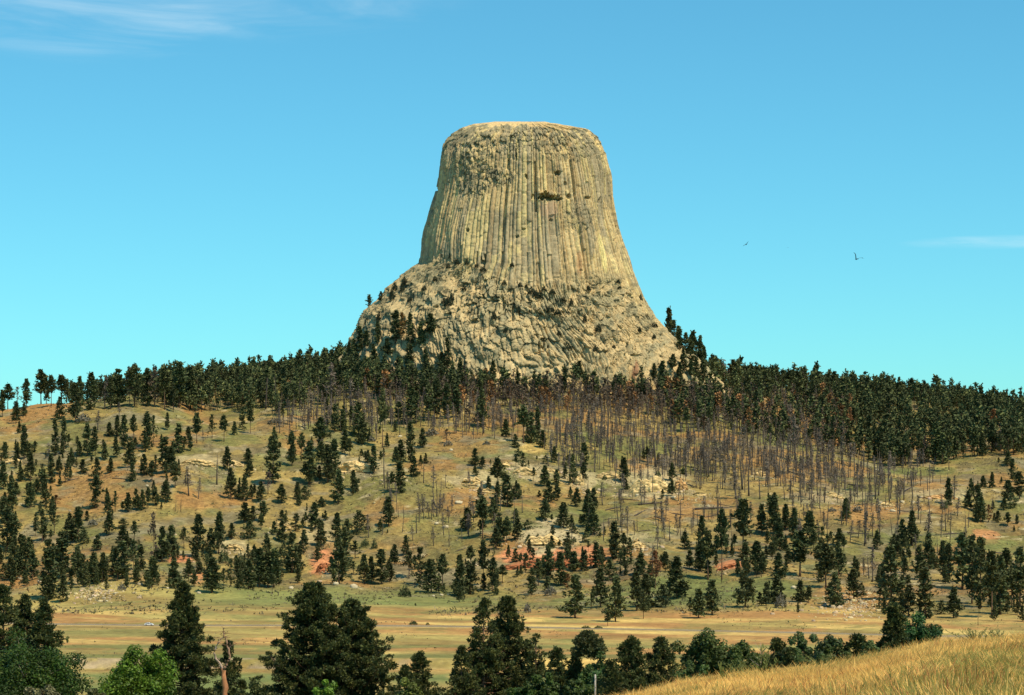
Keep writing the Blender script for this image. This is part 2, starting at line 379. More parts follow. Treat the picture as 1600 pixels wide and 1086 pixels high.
nu = len(us); nd = len(ds)
idx = np.arange(nu * nd).reshape(nd, nu)
quads = np.stack([idx[:-1, :-1], idx[:-1, 1:], idx[1:, 1:], idx[1:, :-1]], -1)
V = np.stack([XX, DD, ZZ], -1)
foot = np.interp(us, [-900, 0, 300, 500, 700, 900, 1100, 1250, 1400, 1600, 2600], [1430, 1420, 1455, 1420, 1400, 1255, 1265, 1275, 1195, 1195, 1210])
fi = DD >= foot[None, :] + 50 * (fbm(XX / 40, DD / 40, 3, 151) - 0.5)
zone = np.where(DD < 100, 0, np.where(fi, 2, 1))
C_s = slope_colour(XX, DD, ZZ); C_m = meadow_colour(XX, DD, ZZ); C_k = knoll_colour(XX, DD, ZZ)
tr = ss(-60, 60, DD - foot[None, :] + 70 * (fbm(XX / 40, DD / 25, 3, 161) - 0.5))
Cfin = mixc(C_m, C_s, tr); Cfin = np.where((DD < 100)[..., None], C_k, Cfin)
qz = zone[:-1, :-1]
for k, (nm, mt, lab) in enumerate((('grassy_knoll', M_knoll, 'near knoll of dry golden grass sloping down to the left'), ('meadow', M_meadow, 'flat valley meadow of streaky golden and green grass'), ('hillside', M_ground, 'dry grassy hillside of tan, olive and red soil'))):
    q = quads[qz == k].reshape(-1, 4)
    uq, inv = np.unique(q, return_inverse=True)
    tag(obj(nm, build_mesh(nm, V.reshape(-1, 3)[uq], inv.reshape(-1, 4), Cfin.reshape(-1, 3)[uq], mt, True)), lab, nm.replace('_', ' '), kind='structure')

# the road along the foot of the hill
rd = np.array([(-300, 972), (0, 975), (234, 978.5), (400, 978.5), (620, 979), (800, 981), (1050, 985.5), (1200, 989), (1300, 991), (1380, 993), (1450, 995.5), (1560, 995), (1700, 996), (2000, 998)], float)
pu = np.arange(-300, 2000, 6.0); pr = np.interp(pu, rd[:, 0], rd[:, 1])
for _ in range(6): pr[1:-1] = (pr[:-2] + 2 * pr[1:-1] + pr[2:]) / 4
yc = np.array([at(a, b, d0=1000)[1] for a, b in zip(pu, pr)])
for _ in range(60): yc[1:-1] = (yc[:-2] + 2 * yc[1:-1] + yc[2:]) / 4
xc = (pu - 800) / F * yc
def ribbon(name, off, lift, col, mat, lab, cat):
    vs = np.concatenate([np.stack([xc, yc + o, H(xc, yc + o) + l], -1) for o, l in zip(off, lift)]); n = len(xc)
    q = np.concatenate([np.stack([np.arange(n - 1) + k * n, np.arange(1, n) + k * n, np.arange(1, n) + (k + 1) * n, np.arange(n - 1) + (k + 1) * n], -1) for k in range(len(off) - 1)])
    return tag(obj(name, build_mesh(name, vs, q, np.broadcast_to(col, vs.shape), mat)), lab, cat, kind='structure')
M_road = mat_attr('worn_asphalt', 0.9, [(0.4, (0.2, 1, 1), 0.8, 1.2)])
M_grav = mat_attr('gravel', 0.95, [(0.8, (0.3, 1, 1), 0.75, 1.25)])
ribbon('road_shoulder', (-6.5, -5, 0, 5, 6), (-.3, .35, .38, .35, -.3), (.40, .28, .11), M_grav, 'pale gravel shoulder under the valley road', 'road shoulder')
ribbon('road', (-3.6, 0, 3.6), (.41, .46, .41), (.235, .185, .115), M_road, 'grey two lane road crossing the meadow', 'road')
def dash(name, o, w, col, lab):
    ribbon(name, (o - w, o + w), (.475, .475), col, M_road, lab, 'road marking')
dash('road_marking', 3.2, .1, (.6, .6, .58), 'white edge line on the far side of the road')
dash('road_marking', -3.2, .1, (.6, .6, .58), 'white edge line on the near side of the road')
dash('road_marking', 0, .12, (.6, .42, .05), 'yellow centre line of the valley road')

# ------------------------------------------------------------------ the rock tower
TD = 2420.0; TS = TD / F
pl = np.array([(188, 800), (190, 775), (193, 742), (200, 722), (210, 705), (225, 694), (245, 690), (275, 686), (300, 680), (325, 672), (360, 664), (395, 658), (410, 655.5), (414, 650), (422, 639), (440, 620), (460, 600), (475, 588), (490, 570), (510, 556), (530, 547), (545, 540), (600, 522), (660, 505)], float)
prr = np.array([(188, 840), (190, 850), (193, 866), (197, 890), (203, 917), (215, 930), (240, 944), (270, 952), (300, 957), (330, 963), (355, 970), (390, 980), (420, 988), (445, 996), (465, 1005), (487, 1019), (505, 1033), (520, 1046), (540, 1068), (565, 1095), (600, 1130), (660, 1160)], float)
pf = np.array([(188, 10), (190, 34), (193, 66), (200, 86), (210, 98), (240, 110), (300, 118), (360, 128), (400, 138), (428, 145), (440, 150), (455, 158), (500, 182), (550, 206), (600, 226), (660, 250)], float)
rws = np.concatenate([np.linspace(660, 560, 60), np.linspace(559, 190.2, 400)])
phf = np.linspace(-math.radians(104), math.radians(104), 1250); phb = np.linspace(math.radians(104), math.radians(256), 60)[1:-1]
ph = np.concatenate([phf, phb]); PHI, RW = np.meshgrid(ph, rws)
sn = np.sin(PHI); cs = np.cos(PHI); e = 2 / 2.25
aL = (825 - np.interp(rws, pl[:, 0], pl[:, 1])) * TS; aR = (np.interp(rws, prr[:, 0], prr[:, 1]) - 825) * TS; bF = np.interp(rws, pf[:, 0], pf[:, 1]) * TS
A = np.where(sn < 0, aL[:, None], aR[:, None])
TX0 = (825 - 800) * TS
X0 = A * np.sign(sn) * np.abs(sn) ** e; Y0 = -bF[:, None] * np.sign(cs) * np.abs(cs) ** e
Zt = (HZ - RW) * TS + 0 * X0
# the photo's rows are seen on the near face, which is closer than the axis
Zt = Zt * (1 + np.clip(Y0, -1e9, 0) / TD)
PXT = 800 + F * (TX0 + X0) / (TD + Y0)
rb = np.interp(PXT, [600, 655, 690, 715, 760, 800, 850, 900, 960, 985, 1010, 1040, 1100], [411, 410, 397, 408, 424, 444, 443, 433, 431, 450, 478, 508, 560])
ap = ss(-14, 20, RW - rb + (fbm(PXT / 9, RW / 14, 3, 201) - .5) * 26)
Ncol = 178
cc = PHI / (2 * np.pi) * Ncol; cc = cc + 0.9 * (vn(cc * 0.45, RW * 0 + 3.0, 211) - .5) * 2 + 0.35 * (vn(cc * 0.3, RW / 90, 212) - .5)
ci = np.floor(cc); s_ = 2 * (cc - ci) - 1
h1 = hsh(ci, 0, 7); h2 = hsh(ci, 1, 7)
seg = np.floor(RW / (22 + 60 * h1) + h2 * 10); off = hsh(ci, seg, 9) - .5
bund = fbm(cc / 9, RW / 120, 3, 221) - .5
frac = np.clip(ss(262, 215, RW + 30 * (fbm(PXT / 30, RW / 30, 3, 231) - .5)) + ss(1.1, .3, ((PXT - 765) / 48) ** 2 + ((RW - 276) / 18) ** 2) + .9 * ss(1.1, .3, ((PXT - 738) / 32) ** 2 + ((RW - 275) / 45) ** 2) + .5 * ss(1.1, .3, ((PXT - 905) / 30) ** 2 + ((RW - 340) / 30) ** 2), 0, 1)
arc = PHI * 120
f1, f2, wi = worley(arc / 4.2 + .8 * vn(arc / 9, RW / 9, 5), Zt / 5.2, 241)
f1b, f2b, wib = worley(arc / 2.4, Zt / 8.0, 243)
d_col = -1.75 * np.abs(s_) ** 3 + 2.9 * off * (.25 + .75 * h2) - 3.2 * (h1 < .08) + 11 * bund
d_col = d_col + ss(.25, .05, np.abs((RW / (13 + 26 * h2) + h1 * 7) % 1 - .5) * 2) * -.35
d_fr = (wi - .5) * 3.4 - 1.6 * ss(.16, .0, f2 - f1) + (wib - .5) * 1.4 + 6 * bund
dsp = d_col * (1 - .75 * frac) + d_fr * frac
def notch(cx, cy, rx, ry, dep):
    n_ = (fbm(PXT / 2.2, RW / 60, 2, 251) - .5) * ry * 1.6
    return -dep * ss(1.15, .85, np.abs((PXT - cx) / rx) ** 3 + np.abs((RW - cy - n_) / ry) ** 3)
for q in ((857, 302.5, 17, 3.0, -3.5), (854, 310, 14, 3.0, 12), (873, 311, 5, 2.2, 8), (850, 304.5, 6, 3.2, 8), (870, 271, 5.5, 3.5, 6), (833, 309, 3, 4, 4), (887, 308, 3.5, 4, 5), (882, 288, 2.5, 3, 4), (917, 310, 5, 2.4, 5), (936, 314, 2, 5, 4), (965, 375, 5, 3, 5), (733, 359, 2.5, 3, 4), (808, 370, 3, 2, 3), (754, 410, 3.5, 6, 9), (757, 402, 2, 8, 6), (745, 405, 2, 8, 4), (682, 296, 2.5, 4, 2.5), (675, 330, 2.5, 6, 2), (671, 352, 2.5, 4, 2), (806, 242, 2, 7, 5), (822, 276, 2.5, 3, 4), (745, 228, 4, 5, 4), (793, 252, 2, 5, 4), (861, 344, 2.5, 2, 3), (818, 358, 3, 2, 3)):
    dsp = dsp + notch(*q)
# broken base: leaning blocks and slabs
lean = 1.1 * (vn(PXT / 130, 0 * RW, 261) - .5) - .5 * np.sign(PXT - 800) * ss(40, 200, np.abs(PXT - 800))
qa = PHI * 165 + lean * (Zt - 150) + 5 * (fbm(PXT / 25, RW / 25, 2, 263) - .5); qb = Zt + 8 * (fbm(PXT / 25, RW / 25, 2, 264) - .5)
g1, g2, gi, gf = facet(qa / 7.5 + .35 * vn(qa / 14, qb / 14, 4), qb / 12.5, 271)
k1, k2, ki, kf = facet(qa / 2.7 + .25 * vn(qa / 5, qb / 5, 5), qb / 7.0, 273)
m1, m2, mi, mf = facet(qa / 1.9, qb / 2.7, 277)
rq = qa / (3.2 + 2.0 * vn(PXT / 60, RW / 80, 283)); rib = -2.6 * np.abs(2 * (rq - np.floor(rq)) - 1) ** 3 + 2.2 * (hsh(np.floor(rq), np.floor(qb / 26 + 3 * hsh(np.floor(rq), 2, 5)), 285) - .5)
ribm = ss(.38, .52, fbm(PXT / 45, RW / 45, 3, 287))
calm = ss(.35, .6, fbm(PXT / 60, RW / 60, 2, 281)) * ss(470, 520, RW)
d_ap = (gi - .5) * 3.4 + 4.2 * gf - 3.0 * ss(.06, 0, g2 - g1) + ((ki - .5) * 2.8 + 2.6 * kf - 2.8 * ss(.10, 0, k2 - k1)) * (1 - .55 * calm) * (1 - .65 * ribm) + ribm * rib + ((mi - .5) * .7 + .6 * mf) * (1 - .5 * ribm) + (fbm(PXT / 40, RW / 30, 3, 291) - .5) * 9 - 1
for q in ((849, 538, 3, 9, 7), (843, 546, 2.2, 9, 6), (856, 546, 2.2, 8, 6), (848, 530, 4, 2, 5), (995, 555, 9, 2.2, 5), (984, 545, 2, 8, 4), (930, 497, 3, 8, 6), (927, 505, 3, 4, 5), (933, 520, 2, 8, 4), (770, 470, 9, 2, 4), (785, 476, 2, 9, 4), (752, 466, 8, 1.8, 4), (970, 451, 4, 3, 4), (800, 489, 2, 12, 4), (905, 460, 2, 10, 3)):
    d_ap = d_ap + notch(*q)
dsp = dsp * (1 - ap) + d_ap * ap * (.70 + .30 * ss(0, 45, RW - rb)) + .8 * d_col * ap * (1 - ss(5, 55, RW - rb))
top = ss(212, 193, RW)
dsp = dsp * (1 - .85 * top * ss(200, 190, RW))
nx = np.where(np.abs(X0) + np.abs(Y0) > 0, X0 / (np.hypot(X0, Y0) + 1e-6), 0); ny = Y0 / (np.hypot(X0, Y0) + 1e-6)
TX = TX0 + X0 + nx * dsp; TY = TD + Y0 + ny * dsp; TZ = Zt + (vn(PXT / 3, RW / 3, 8) - .5) * .8 - .25 * np.abs(d_ap) * 0
# rock colour: lichen, weathered and fresh columns, stains under the roofs, shade painted on the left edge
tanr = C3(.62, .455, .215); grn = C3(.42, .34, .20); yel = C3(.74, .57, .24); brn = C3(.37, .25, .12); dk = C3(.17, .155, .095)
z3 = np.zeros(PXT.shape + (3,))
c = mixc(z3 + tanr, z3 + grn * .92, ss(.40, .62, fbm(cc / 5, RW / 70, 4, 301)) * .85)
c = mixc(c, z3 + yel, (hsh(ci, np.floor(RW / (50 + 50 * h2) + h1 * 5), 31) > .68) * .66 * ss(.35, .6, fbm(cc / 2, RW / 40, 3, 303)))
c = mixc(c, z3 + brn, (hsh(ci, 5, 33) > .80) * .55)
c = mixc(c, z3 + dk * 1.25, frac * ss(.40, .60, fbm(PXT / 7, RW / 7, 4, 305)) * .75); c = mixc(c, z3 + dk, ss(.60, .70, fbm(PXT / 3.5, RW / 5, 3, 307)) * (.5 + .4 * frac))
c = mixc(c, z3 + C3(.54, .36, .21), ss(1.1, .2, ((PXT - 858) / 18) ** 2 + ((RW - 328) / 15) ** 2 + (vn(cc, RW / 40, 3) - .5) * 1.4) * .8)
c = mixc(c, z3 + grn * 1.1, ss(1.2, .5, ((PXT - 862) / 19) ** 2 + ((RW - 385) / 46) ** 2) * .5)
c = mixc(c, z3 + C3(.48, .27, .12), ss(1.2, .4, ((PXT - 905) / 7) ** 2 + ((RW - 412) / 22) ** 2) * .7)
c = mixc(c, z3 + C3(.78, .64, .27), ss(1.2, .6, ((PXT - 938 - (RW - 380) * .2) / 5) ** 2 + ((RW - 396) / 32) ** 2) * .9)
c = mixc(c, z3 + C3(.36, .25, .15), ss(692, 668, PXT + (RW - 300) * .16) * .6 * (1 - ap))  # shaded left side of the shaft, painted in as a browner strip
ca = mixc(z3 + C3(.56, .42, .21), z3 + C3(.37, .31, .17), ss(.43, .58, fbm(PXT / 22, RW / 18, 4, 311))); ca = mixc(ca, z3 + C3(.58, .42, .20), ss(.55, .72, ki) * .45 * ss(455, 520, RW)); ca = mixc(ca, z3 + C3(.11, .105, .06), ss(.57, .66, fbm(PXT / 6, RW / 7, 4, 313)) * .85 * ss(640, 430, RW))
ca = mixc(ca, z3 + C3(.33, .17, .09), ss(1.2, .3, ((PXT - 993) / 5) ** 2 + ((RW - 580) / 20) ** 2) * .9)
ca = mixc(ca, z3 + C3(.55, .40, .2), ss(1.2, .4, ((PXT - 650) / 45) ** 2 + ((RW - 540) / 12) ** 2 + (ki - .5)) * .6)
c = mixc(c, ca, ss(-22, 30, RW - rb + (fbm(PXT / 9, RW / 14, 3, 203) - .5) * 40))
rs = 193.5 + 8 * np.clip((PXT - 760) / 120, -1, 1) + 5 * (fbm(PXT / 8, RW * 0, 3, 315) - .5) * 2
summ = (RW < np.minimum(rs, 206)) & (PXT > 738)
c = np.where((RW < rs)[..., None] & (PXT > 738)[..., None], C3(.66, .47, .22), c)
nP = len(ph); nR = len(rws)
ti = np.arange(nP * nR).reshape(nR, nP)
tq = np.stack([ti[:-1], np.roll(ti[:-1], -1, 1), np.roll(ti[1:], -1, 1), ti[1:]], -1)
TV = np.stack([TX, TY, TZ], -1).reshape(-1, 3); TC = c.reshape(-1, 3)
cap_c = len(TV); TV = np.concatenate([TV, [[TX[-1].mean(), TY[-1].mean(), TZ[-1].mean() + .3]]]); TC = np.concatenate([TC, [[.66, .47, .22]]])
tw = empty('rock_tower', (TX0, TD, 80))
tag(tw, 'huge flat topped rock tower of vertical columns rising over the forested ridge', 'rock tower')
kind = np.where(summ[:-1], 2, np.where(ap[:-1] > .5, 1, 0))
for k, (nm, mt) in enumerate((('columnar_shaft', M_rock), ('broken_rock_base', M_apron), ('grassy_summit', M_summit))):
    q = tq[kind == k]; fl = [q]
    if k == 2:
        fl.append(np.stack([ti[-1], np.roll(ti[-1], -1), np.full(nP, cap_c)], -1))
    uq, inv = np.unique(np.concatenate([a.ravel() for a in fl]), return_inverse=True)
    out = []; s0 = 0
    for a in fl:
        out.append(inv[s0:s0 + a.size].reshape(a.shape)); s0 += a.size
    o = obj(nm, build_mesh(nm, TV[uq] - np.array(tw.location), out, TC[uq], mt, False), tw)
def on_tower(px, row):
    """point of the tower's near face seen at a pixel"""
    m = np.abs(PHI) < math.radians(92)
    pp = 800 + F * TX / TY; rr = HZ - F * TZ / TY
    e_ = (pp - px) ** 2 + (rr - row) ** 2 + (~m) * 1e9
    k = np.argmin(e_); return np.array((TX.flat[k], TY.flat[k], TZ.flat[k]))
# ------------------------------------------------------------------ tree builders
def pine_crown(r, Hh, cb, ratio, nbr, ncl, nq, cs, shape, top_n=6, droop=.05, gap=.0):
    """needle clumps set along branches: returns vertices, quads, tone. Hh height, cb crown base (share), ratio full width / height"""
    Rm = ratio * Hh / 2
    t = np.sort(r.random(nbr)) ** .9
    if shape == 'cone':
        prof = (1 - t) ** .85 * (.55 + .45 * np.minimum(1, t / .12)) + .05
    elif shape == 'spire':
        prof = (1 - t) ** .6 * (.7 + .3 * np.minimum(1, t / .2)) + .06
    else:
        prof = np.sqrt(np.clip(1 - np.abs(2 * t ** .85 - .85) ** 2.2, 0.03, 1)) * (1 - .35 * t)
    lay = 1 + .22 * np.sin(t * r.uniform(30, 44) + r.random() * 6)
    ln = Rm * prof * lay * r.uniform(.62, 1.12, nbr)
    az = r.random(nbr) * 6.283
    if gap:
        ln *= 1 - gap * (np.sin(az * 1 + t * 9 + r.random() * 6) > .55)
    zb = Hh * (cb + (1 - cb) * t * .97)
    fr = np.sqrt(r.uniform(.06, 1, (nbr, ncl)))
    rad = fr * ln[:, None]
    a2 = az[:, None] + r.normal(0, .20, (nbr, ncl)) / np.maximum(fr, .3)
    px = rad * np.cos(a2); py = rad * np.sin(a2)
    pz = zb[:, None] + rad * (r.uniform(-.12, .28, (nbr, 1)) - droop) + r.normal(0, cs * .35, (nbr, ncl))
    c = np.stack([px, py, pz], -1).reshape(-1, 3)
    tp = np.stack([r.normal(0, .02 * Hh, top_n), r.normal(0, .02 * Hh, top_n), Hh * (1 - r.random(top_n) * .06)], -1)
    c = np.concatenate([c, tp]); c[:, 2] = np.maximum(c[:, 2], Hh * cb * .8 + .02 * Hh)
    n = len(c)
    tone = r.uniform(.62, 1.45, n)
    ctr = np.repeat(c, nq, 0); tone = np.repeat(tone, nq) * r.uniform(.85, 1.15, n * nq)
    m = len(ctr); ctr = ctr + r.normal(0, cs * .32, (m, 3))
    out = ctr * (1, 1, 0); out /= np.linalg.norm(out, axis=1, keepdims=True) + 1e-6
    d1 = out * .8 + (0, 0, .5) + r.normal(0, .65, (m, 3)); d1 /= np.linalg.norm(d1, axis=1, keepdims=True)
    d2 = np.cross(d1, r.normal(0, 1, (m, 3))); d2 /= np.linalg.norm(d2, axis=1, keepdims=True) + 1e-6
    s = cs * r.uniform(.6, 1.25, (m, 1))
    a = ctr - d1 * s * .55; b = ctr + d1 * s * .65
    v = np.stack([a - d2 * s * .12, a + d2 * s * .2, b + d2 * s * .33, b - d2 * s * .3], 1).reshape(-1, 3)
    return v, np.arange(m * 4).reshape(m, 4), np.repeat(tone, 4)
def trunk_mb(Hh, r0, col, k=6, bend=.0, r=None, top=.93, seed=0):
    n = 7; z = np.linspace(-.03, top, n) * Hh
    ph_ = seed * 1.7
    p = np.stack([bend * Hh * np.sin(z / Hh * 3 + ph_), bend * Hh * np.cos(z / Hh * 2.3 + ph_), z], -1)
    v, f = tube(p, r0 * (1 - np.linspace(0, .92, n)) * np.array([1.25] + [1] * (n - 1)), k)
    m = MB(); m.add(v, f, col); return m, p
NEED = C3(.074, .088, .036)
def needle_col(tone, base=NEED, r=None):
    t = tone[:, None]
    return np.clip(base * t + (t > 1.25) * C3(.02, .012, -.004), .004, 1)
BARK = C3(.17, .10, .06)
# hillside pine kinds, built at 20 m
KIND = {}
def kind(name, n, seed, words, base=NEED, **k):
    KIND[name] = []
    for i in range(n):
        r = np.random.default_rng(seed + i)
        kk = dict(k); kk['cb'] = k['cb'] * r.uniform(.4, 2.6); kk['gap'] = k.get('gap', 0) + r.uniform(0, .35); kk['nbr'] = int(k['nbr'] * r.uniform(.75, 1.1))
        v, f, t = pine_crown(r, 20., **kk)
        crown = build_mesh(name + '_crown', v, f, needle_col(t, base), M_needle)
        m, _ = trunk_mb(20., .30, BARK, 5, .006, seed=i)
        KIND[name].append((crown, m.mesh(name + '_trunk', M_bark, True), k['ratio'] * .93, (v, f, t)))
kind('cone', 8, 100, '', cb=.04, ratio=.50, nbr=90, ncl=6, nq=3, cs=1.05, shape='cone')
kind('spire', 8, 120, '', cb=.05, ratio=.32, nbr=85, ncl=5, nq=3, cs=.95, shape='spire')
kind('tall', 6, 140, '', cb=.22, ratio=.40, nbr=64, ncl=6, nq=3, cs=1.05, shape='round', gap=.4)
kind('loose', 5, 160, '', cb=.16, ratio=.46, nbr=44, ncl=5, nq=3, cs=1.0, shape='round', gap=.6)
RUST = C3(.25, .125, .05)
kind('rust', 3, 180, '', base=RUST, cb=.15, ratio=.50, nbr=44, ncl=5, nq=2, cs=1.2, shape='round', gap=.4)
BROWN = C3(.115, .085, .06)
kind('brown', 2, 190, '', base=BROWN, cb=.12, ratio=.42, nbr=34, ncl=4, nq=1, cs=1.2, shape='round', gap=.4)
kind('bushy', 3, 200, '', base=C3(.06, .068, .03), cb=.0, ratio=.95, nbr=60, ncl=6, nq=2, cs=1.6, shape='round')

# tree list read from the photograph: x, foot row, top row, width (each block in its own enlarged frame)
T = []
def block(x0, y0, k, txt):
    for it in txt.split(';'):
        q = it.split()
        if len(q) >= 4:
            x, b, tp, w = [float(a) for a in q[:4]]
            T.append([x0 + x / k, y0 + b / k, y0 + tp / k, w / k, q[4] if len(q) > 4 else ''])
block(0, 540, 4, "50 350 205 70;12 350 235 40;110 350 230 40 brown;165 385 225 50;255 330 135 80 tall;290 320 160 40;320 380 200 60;385 330 165 80 tall;375 460 330 60;470 480 250 80;500 400 210 50;570 400 185 70;690 400 210 60;740 380 165 80;840 380 140 90 tall;810 380 150 60 brown;965 385 140 80 brown;920 380 160 60;1030 400 160 80;1120 390 125 110 tall;1190 395 150 70;"
 "15 450 340 40;100 485 360 60;150 440 370 40;165 390 300 50;150 710 510 50;120 550 480 30;110 700 610 40;345 690 475 50;400 670 460 38;430 640 560 30;495 700 610 40;445 755 650 45;545 690 500 60;590 660 520 50;655 715 620 45;690 795 710 45;520 800 720 60;685 570 490 50;735 570 450 50;775 650 450 50;725 700 580 50;835 590 450 45;815 760 590 60;830 850 740 50;600 1020 830 70;605 840 710 60;920 640 430 60;910 665 560 50;960 620 450 50 loose;900 810 690 60;950 855 730 50;1030 800 590 80;1070 790 640 60;1095 890 740 60;1045 530 430 30;1115 670 500 65;1230 610 440 60;1190 660 560 30;1325 580 440 50 loose;1400 600 450 55;1465 560 480 40;1515 530 400 38;1565 550 400 42;1420 780 640 70;1440 960 780 75;1530 970 820 62;1490 960 880 40;1550 740 650 60;1560 820 730 60;675 1040 930 50;720 1040 920 45 loose;800 1040 930 60;850 1030 910 50;890 1030 910 50;925 1020 900 40;970 1000 890 60;1035 980 860 70;30 760 620 50;20 900 740 50;70 1020 830 80;190 850 680 70;130 850 770 40;190 1010 870 60;270 940 790 60;280 1010 850 70;320 860 690 50;370 810 700 45;100 930 860 50;230 920 840 50;350 1020 940 60 rust;500 1040 1010 30")
block(400, 540, 4, "105 860 590 90;75 930 800 65 brown;30 980 860 60;225 750 550 50;285 720 560 50;330 870 620 90;405 660 470 80 tall;410 740 610 70;450 860 640 70;490 830 600 60;515 990 800 90;160 985 880 70;260 965 860 50;305 960 880 80;270 1000 930 30;410 1010 950 50;365 1040 990 60;610 905 790 55;555 680 540 55;585 690 590 40;495 540 380 50;545 530 390 38;595 520 390 38;640 570 370 75;665 620 460 70;790 640 300 62;890 490 360 50;970 490 270 80;1000 440 300 50;965 730 490 60;905 740 600 50;875 745 640 50;985 820 700 60;1040 640 530 55;1060 740 680 30;1030 750 690 30;735 800 640 50;700 740 660 40;660 690 650 30;900 920 740 70;850 920 800 40;820 1040 950 60;1080 470 260 60;1130 460 220 70;1190 460 250 60;1250 450 260 60;1410 510 290 80 cone;1330 545 380 60 brown;1560 570 470 60;1370 750 650 60;1415 770 700 50;1370 820 760 40;1190 610 530 50 brown;1510 900 720 80 tall;1570 1010 820 70;1490 1040 960 50;1415 1040 960 70;1510 960 860 45")
block(800, 540, 4, "70 610 390 80;120 610 430 75;160 600 400 40;190 640 540 60;20 640 560 50;40 690 650 50;70 780 680 60 loose;265 735 640 42;210 740 690 45;350 750 690 60;380 860 690 40;450 760 620 55;445 840 740 50;700 850 710 55;710 900 840 40;1000 850 740 50;1000 940 850 45;205 880 760 62;230 980 860 75;280 870 780 50;280 970 870 60;365 960 890 30;405 1010 900 60;475 1040 910 65;510 1030 900 58;320 1040 990 50;210 1040 970 65;845 730 640 36;40 960 870 50;170 950 910 30;10 960 900 40;290 140 90 60 ;1200 540 440 60 brown;1090 540 400 50;1480 560 400 60 rust;1100 400 350 40 rust;1165 240 195 50 rust;1220 205 165 40 rust")
block(1200, 540, 4, "1500 750 670 55;1530 850 720 55;1570 960 800 70 tall;1500 970 850 70 tall;1400 890 800 42;1345 890 820 50;1130 990 840 45;1270 950 840 50;1250 1020 920 60;1310 1040 880 60;1130 780 550 60;1160 710 540 60;1410 560 410 60 rust;1445 690 540 50 brown;1090 740 560 60;1050 730 500 70;1290 690 530 60;1340 690 560 55;1400 670 500 70;1500 650 500 60;1550 670 540 60;40 1040 930 60;490 1040 960 40;510 440 310 40 rust;515 560 400 40 rust;175 360 290 50 rust;200 290 240 36 rust;945 740 560 50 loose;860 750 570 60;780 740 560 60;700 720 520 60;630 700 540 50;980 740 580 40 brown")
block(0, 780, 3.55, "40 290 60 80;80 280 100 60;20 130 0 50;235 240 70 62 loose;300 190 40 60 loose;130 330 210 45;525 50 -20 55;605 200 75 65;680 160 110 60;680 270 160 75;745 240 130 50 loose;435 240 60 70;385 210 90 60;465 250 180 65;540 285 205 55;400 240 150 60;160 330 220 55;20 440 360 60;60 450 330 70;110 440 290 70;180 450 300 75;270 550 250 90;270 560 440 75;350 570 430 55;340 440 200 90;430 480 280 60;460 490 320 70;520 470 310 75;570 460 310 70;640 430 280 60;680 440 250 75;740 420 240 60 loose;780 400 260 50;845 490 330 85;850 370 100 50 brown;900 350 170 75;950 320 160 75;1020 280 170 50 loose;965 495 350 85;1045 455 340 55;1100 320 100 80;1170 300 170 60;1215 300 90 85;1285 220 140 45;1360 130 30 75;1385 220 130 85;1180 520 340 110;1280 480 340 60 loose;1380 500 350 85;1320 450 340 40;1410 340 260 48")
block(400, 780, 3.55, "40 130 20 60 tall;145 120 65 40;100 200 130 40;145 240 130 65;155 310 250 50;220 180 90 65 loose;200 410 200 70;235 400 270 60;265 300 180 60;60 310 200 55;100 490 290 100;20 490 290 75;65 490 300 60;325 165 30 70;365 40 0 50;360 260 130 65;345 330 250 60;385 120 70 30;450 240 90 75;505 250 120 50;460 470 230 110;490 400 180 65;575 190 80 105 bushy;550 330 240 65 loose;540 420 350 50 loose;600 470 320 70;640 460 330 60;695 470 290 70;740 460 340 60;770 360 260 50;735 150 0 68;690 180 120 38;830 310 210 46;850 440 300 70 loose;910 480 280 95 loose;970 520 350 105;1035 500 320 70 tall;1130 540 330 85;1190 530 280 65;1170 170 60 75;1255 220 0 75;1315 130 0 55;1260 480 250 58 tall;1315 510 340 55;1330 280 170 65;1350 240 90 50;1390 240 110 50;1400 330 260 30")
block(800, 780, 3.55, "20 130 60 55;30 230 120 65;95 240 200 50;85 170 120 55;185 120 10 58;285 160 30 75;345 190 150 40;415 150 0 65;450 200 60 80;405 240 190 45;310 280 190 65 loose;220 270 210 40;225 200 150 30;20 350 280 42;75 410 310 55 loose;115 380 280 42 loose;145 480 340 55;110 530 390 48;200 470 280 55 tall;270 480 310 80;345 400 300 60;400 400 340 48;350 660 440 120 cone;310 500 420 45 rust;465 380 250 52;495 330 270 42;570 330 140 70;540 450 340 95;490 600 400 90;575 680 450 110 cone;625 420 280 60 loose;660 400 310 40 loose;715 420 310 75;690 620 420 95;740 600 430 100;765 490 370 65;835 600 480 100;795 500 300 60 rust;850 400 300 65;915 550 340 120;960 280 190 60;985 380 290 55;1055 280 110 72;1085 450 200 80 tall;1045 400 240 55;1165 450 90 70 tall;1280 300 30 105 tall;1290 340 250 65;1385 190 40 65;1360 420 250 100;1295 600 350 110 cone;1035 660 510 95 cone;1110 640 460 100 cone;1410 590 470 55")
block(1200, 780, 3.55, "30 200 0 75;60 280 120 80;100 170 40 65;145 210 60 55;230 250 80 100;180 430 200 120 tall;60 440 310 80;50 580 430 85;300 310 160 55 loose;320 490 270 100 tall;285 420 260 60 tall;370 600 420 90;390 430 250 75;395 260 170 65;430 120 10 55;475 560 400 90;480 380 320 30;180 570 460 70;225 570 490 50;605 280 180 55;680 560 280 110 tall;740 560 460 75;700 280 200 60;745 250 120 60;800 260 80 75;840 450 270 80;780 650 490 95;870 660 400 95;890 400 200 85;720 330 210 50;970 370 240 55;1000 460 260 75;1080 500 210 100;1130 580 230 75;960 640 570 70;1030 660 500 95;1180 600 240 80;1240 660 320 100;1290 640 340 80;1320 500 290 75;1350 600 400 75;1400 600 290 90;1410 680 600 40;1180 130 0 65;1160 130 20 50;1225 130 40 34 rust;1275 130 70 40;1330 150 80 40 tall;1310 60 0 45;1355 50 -30 60")
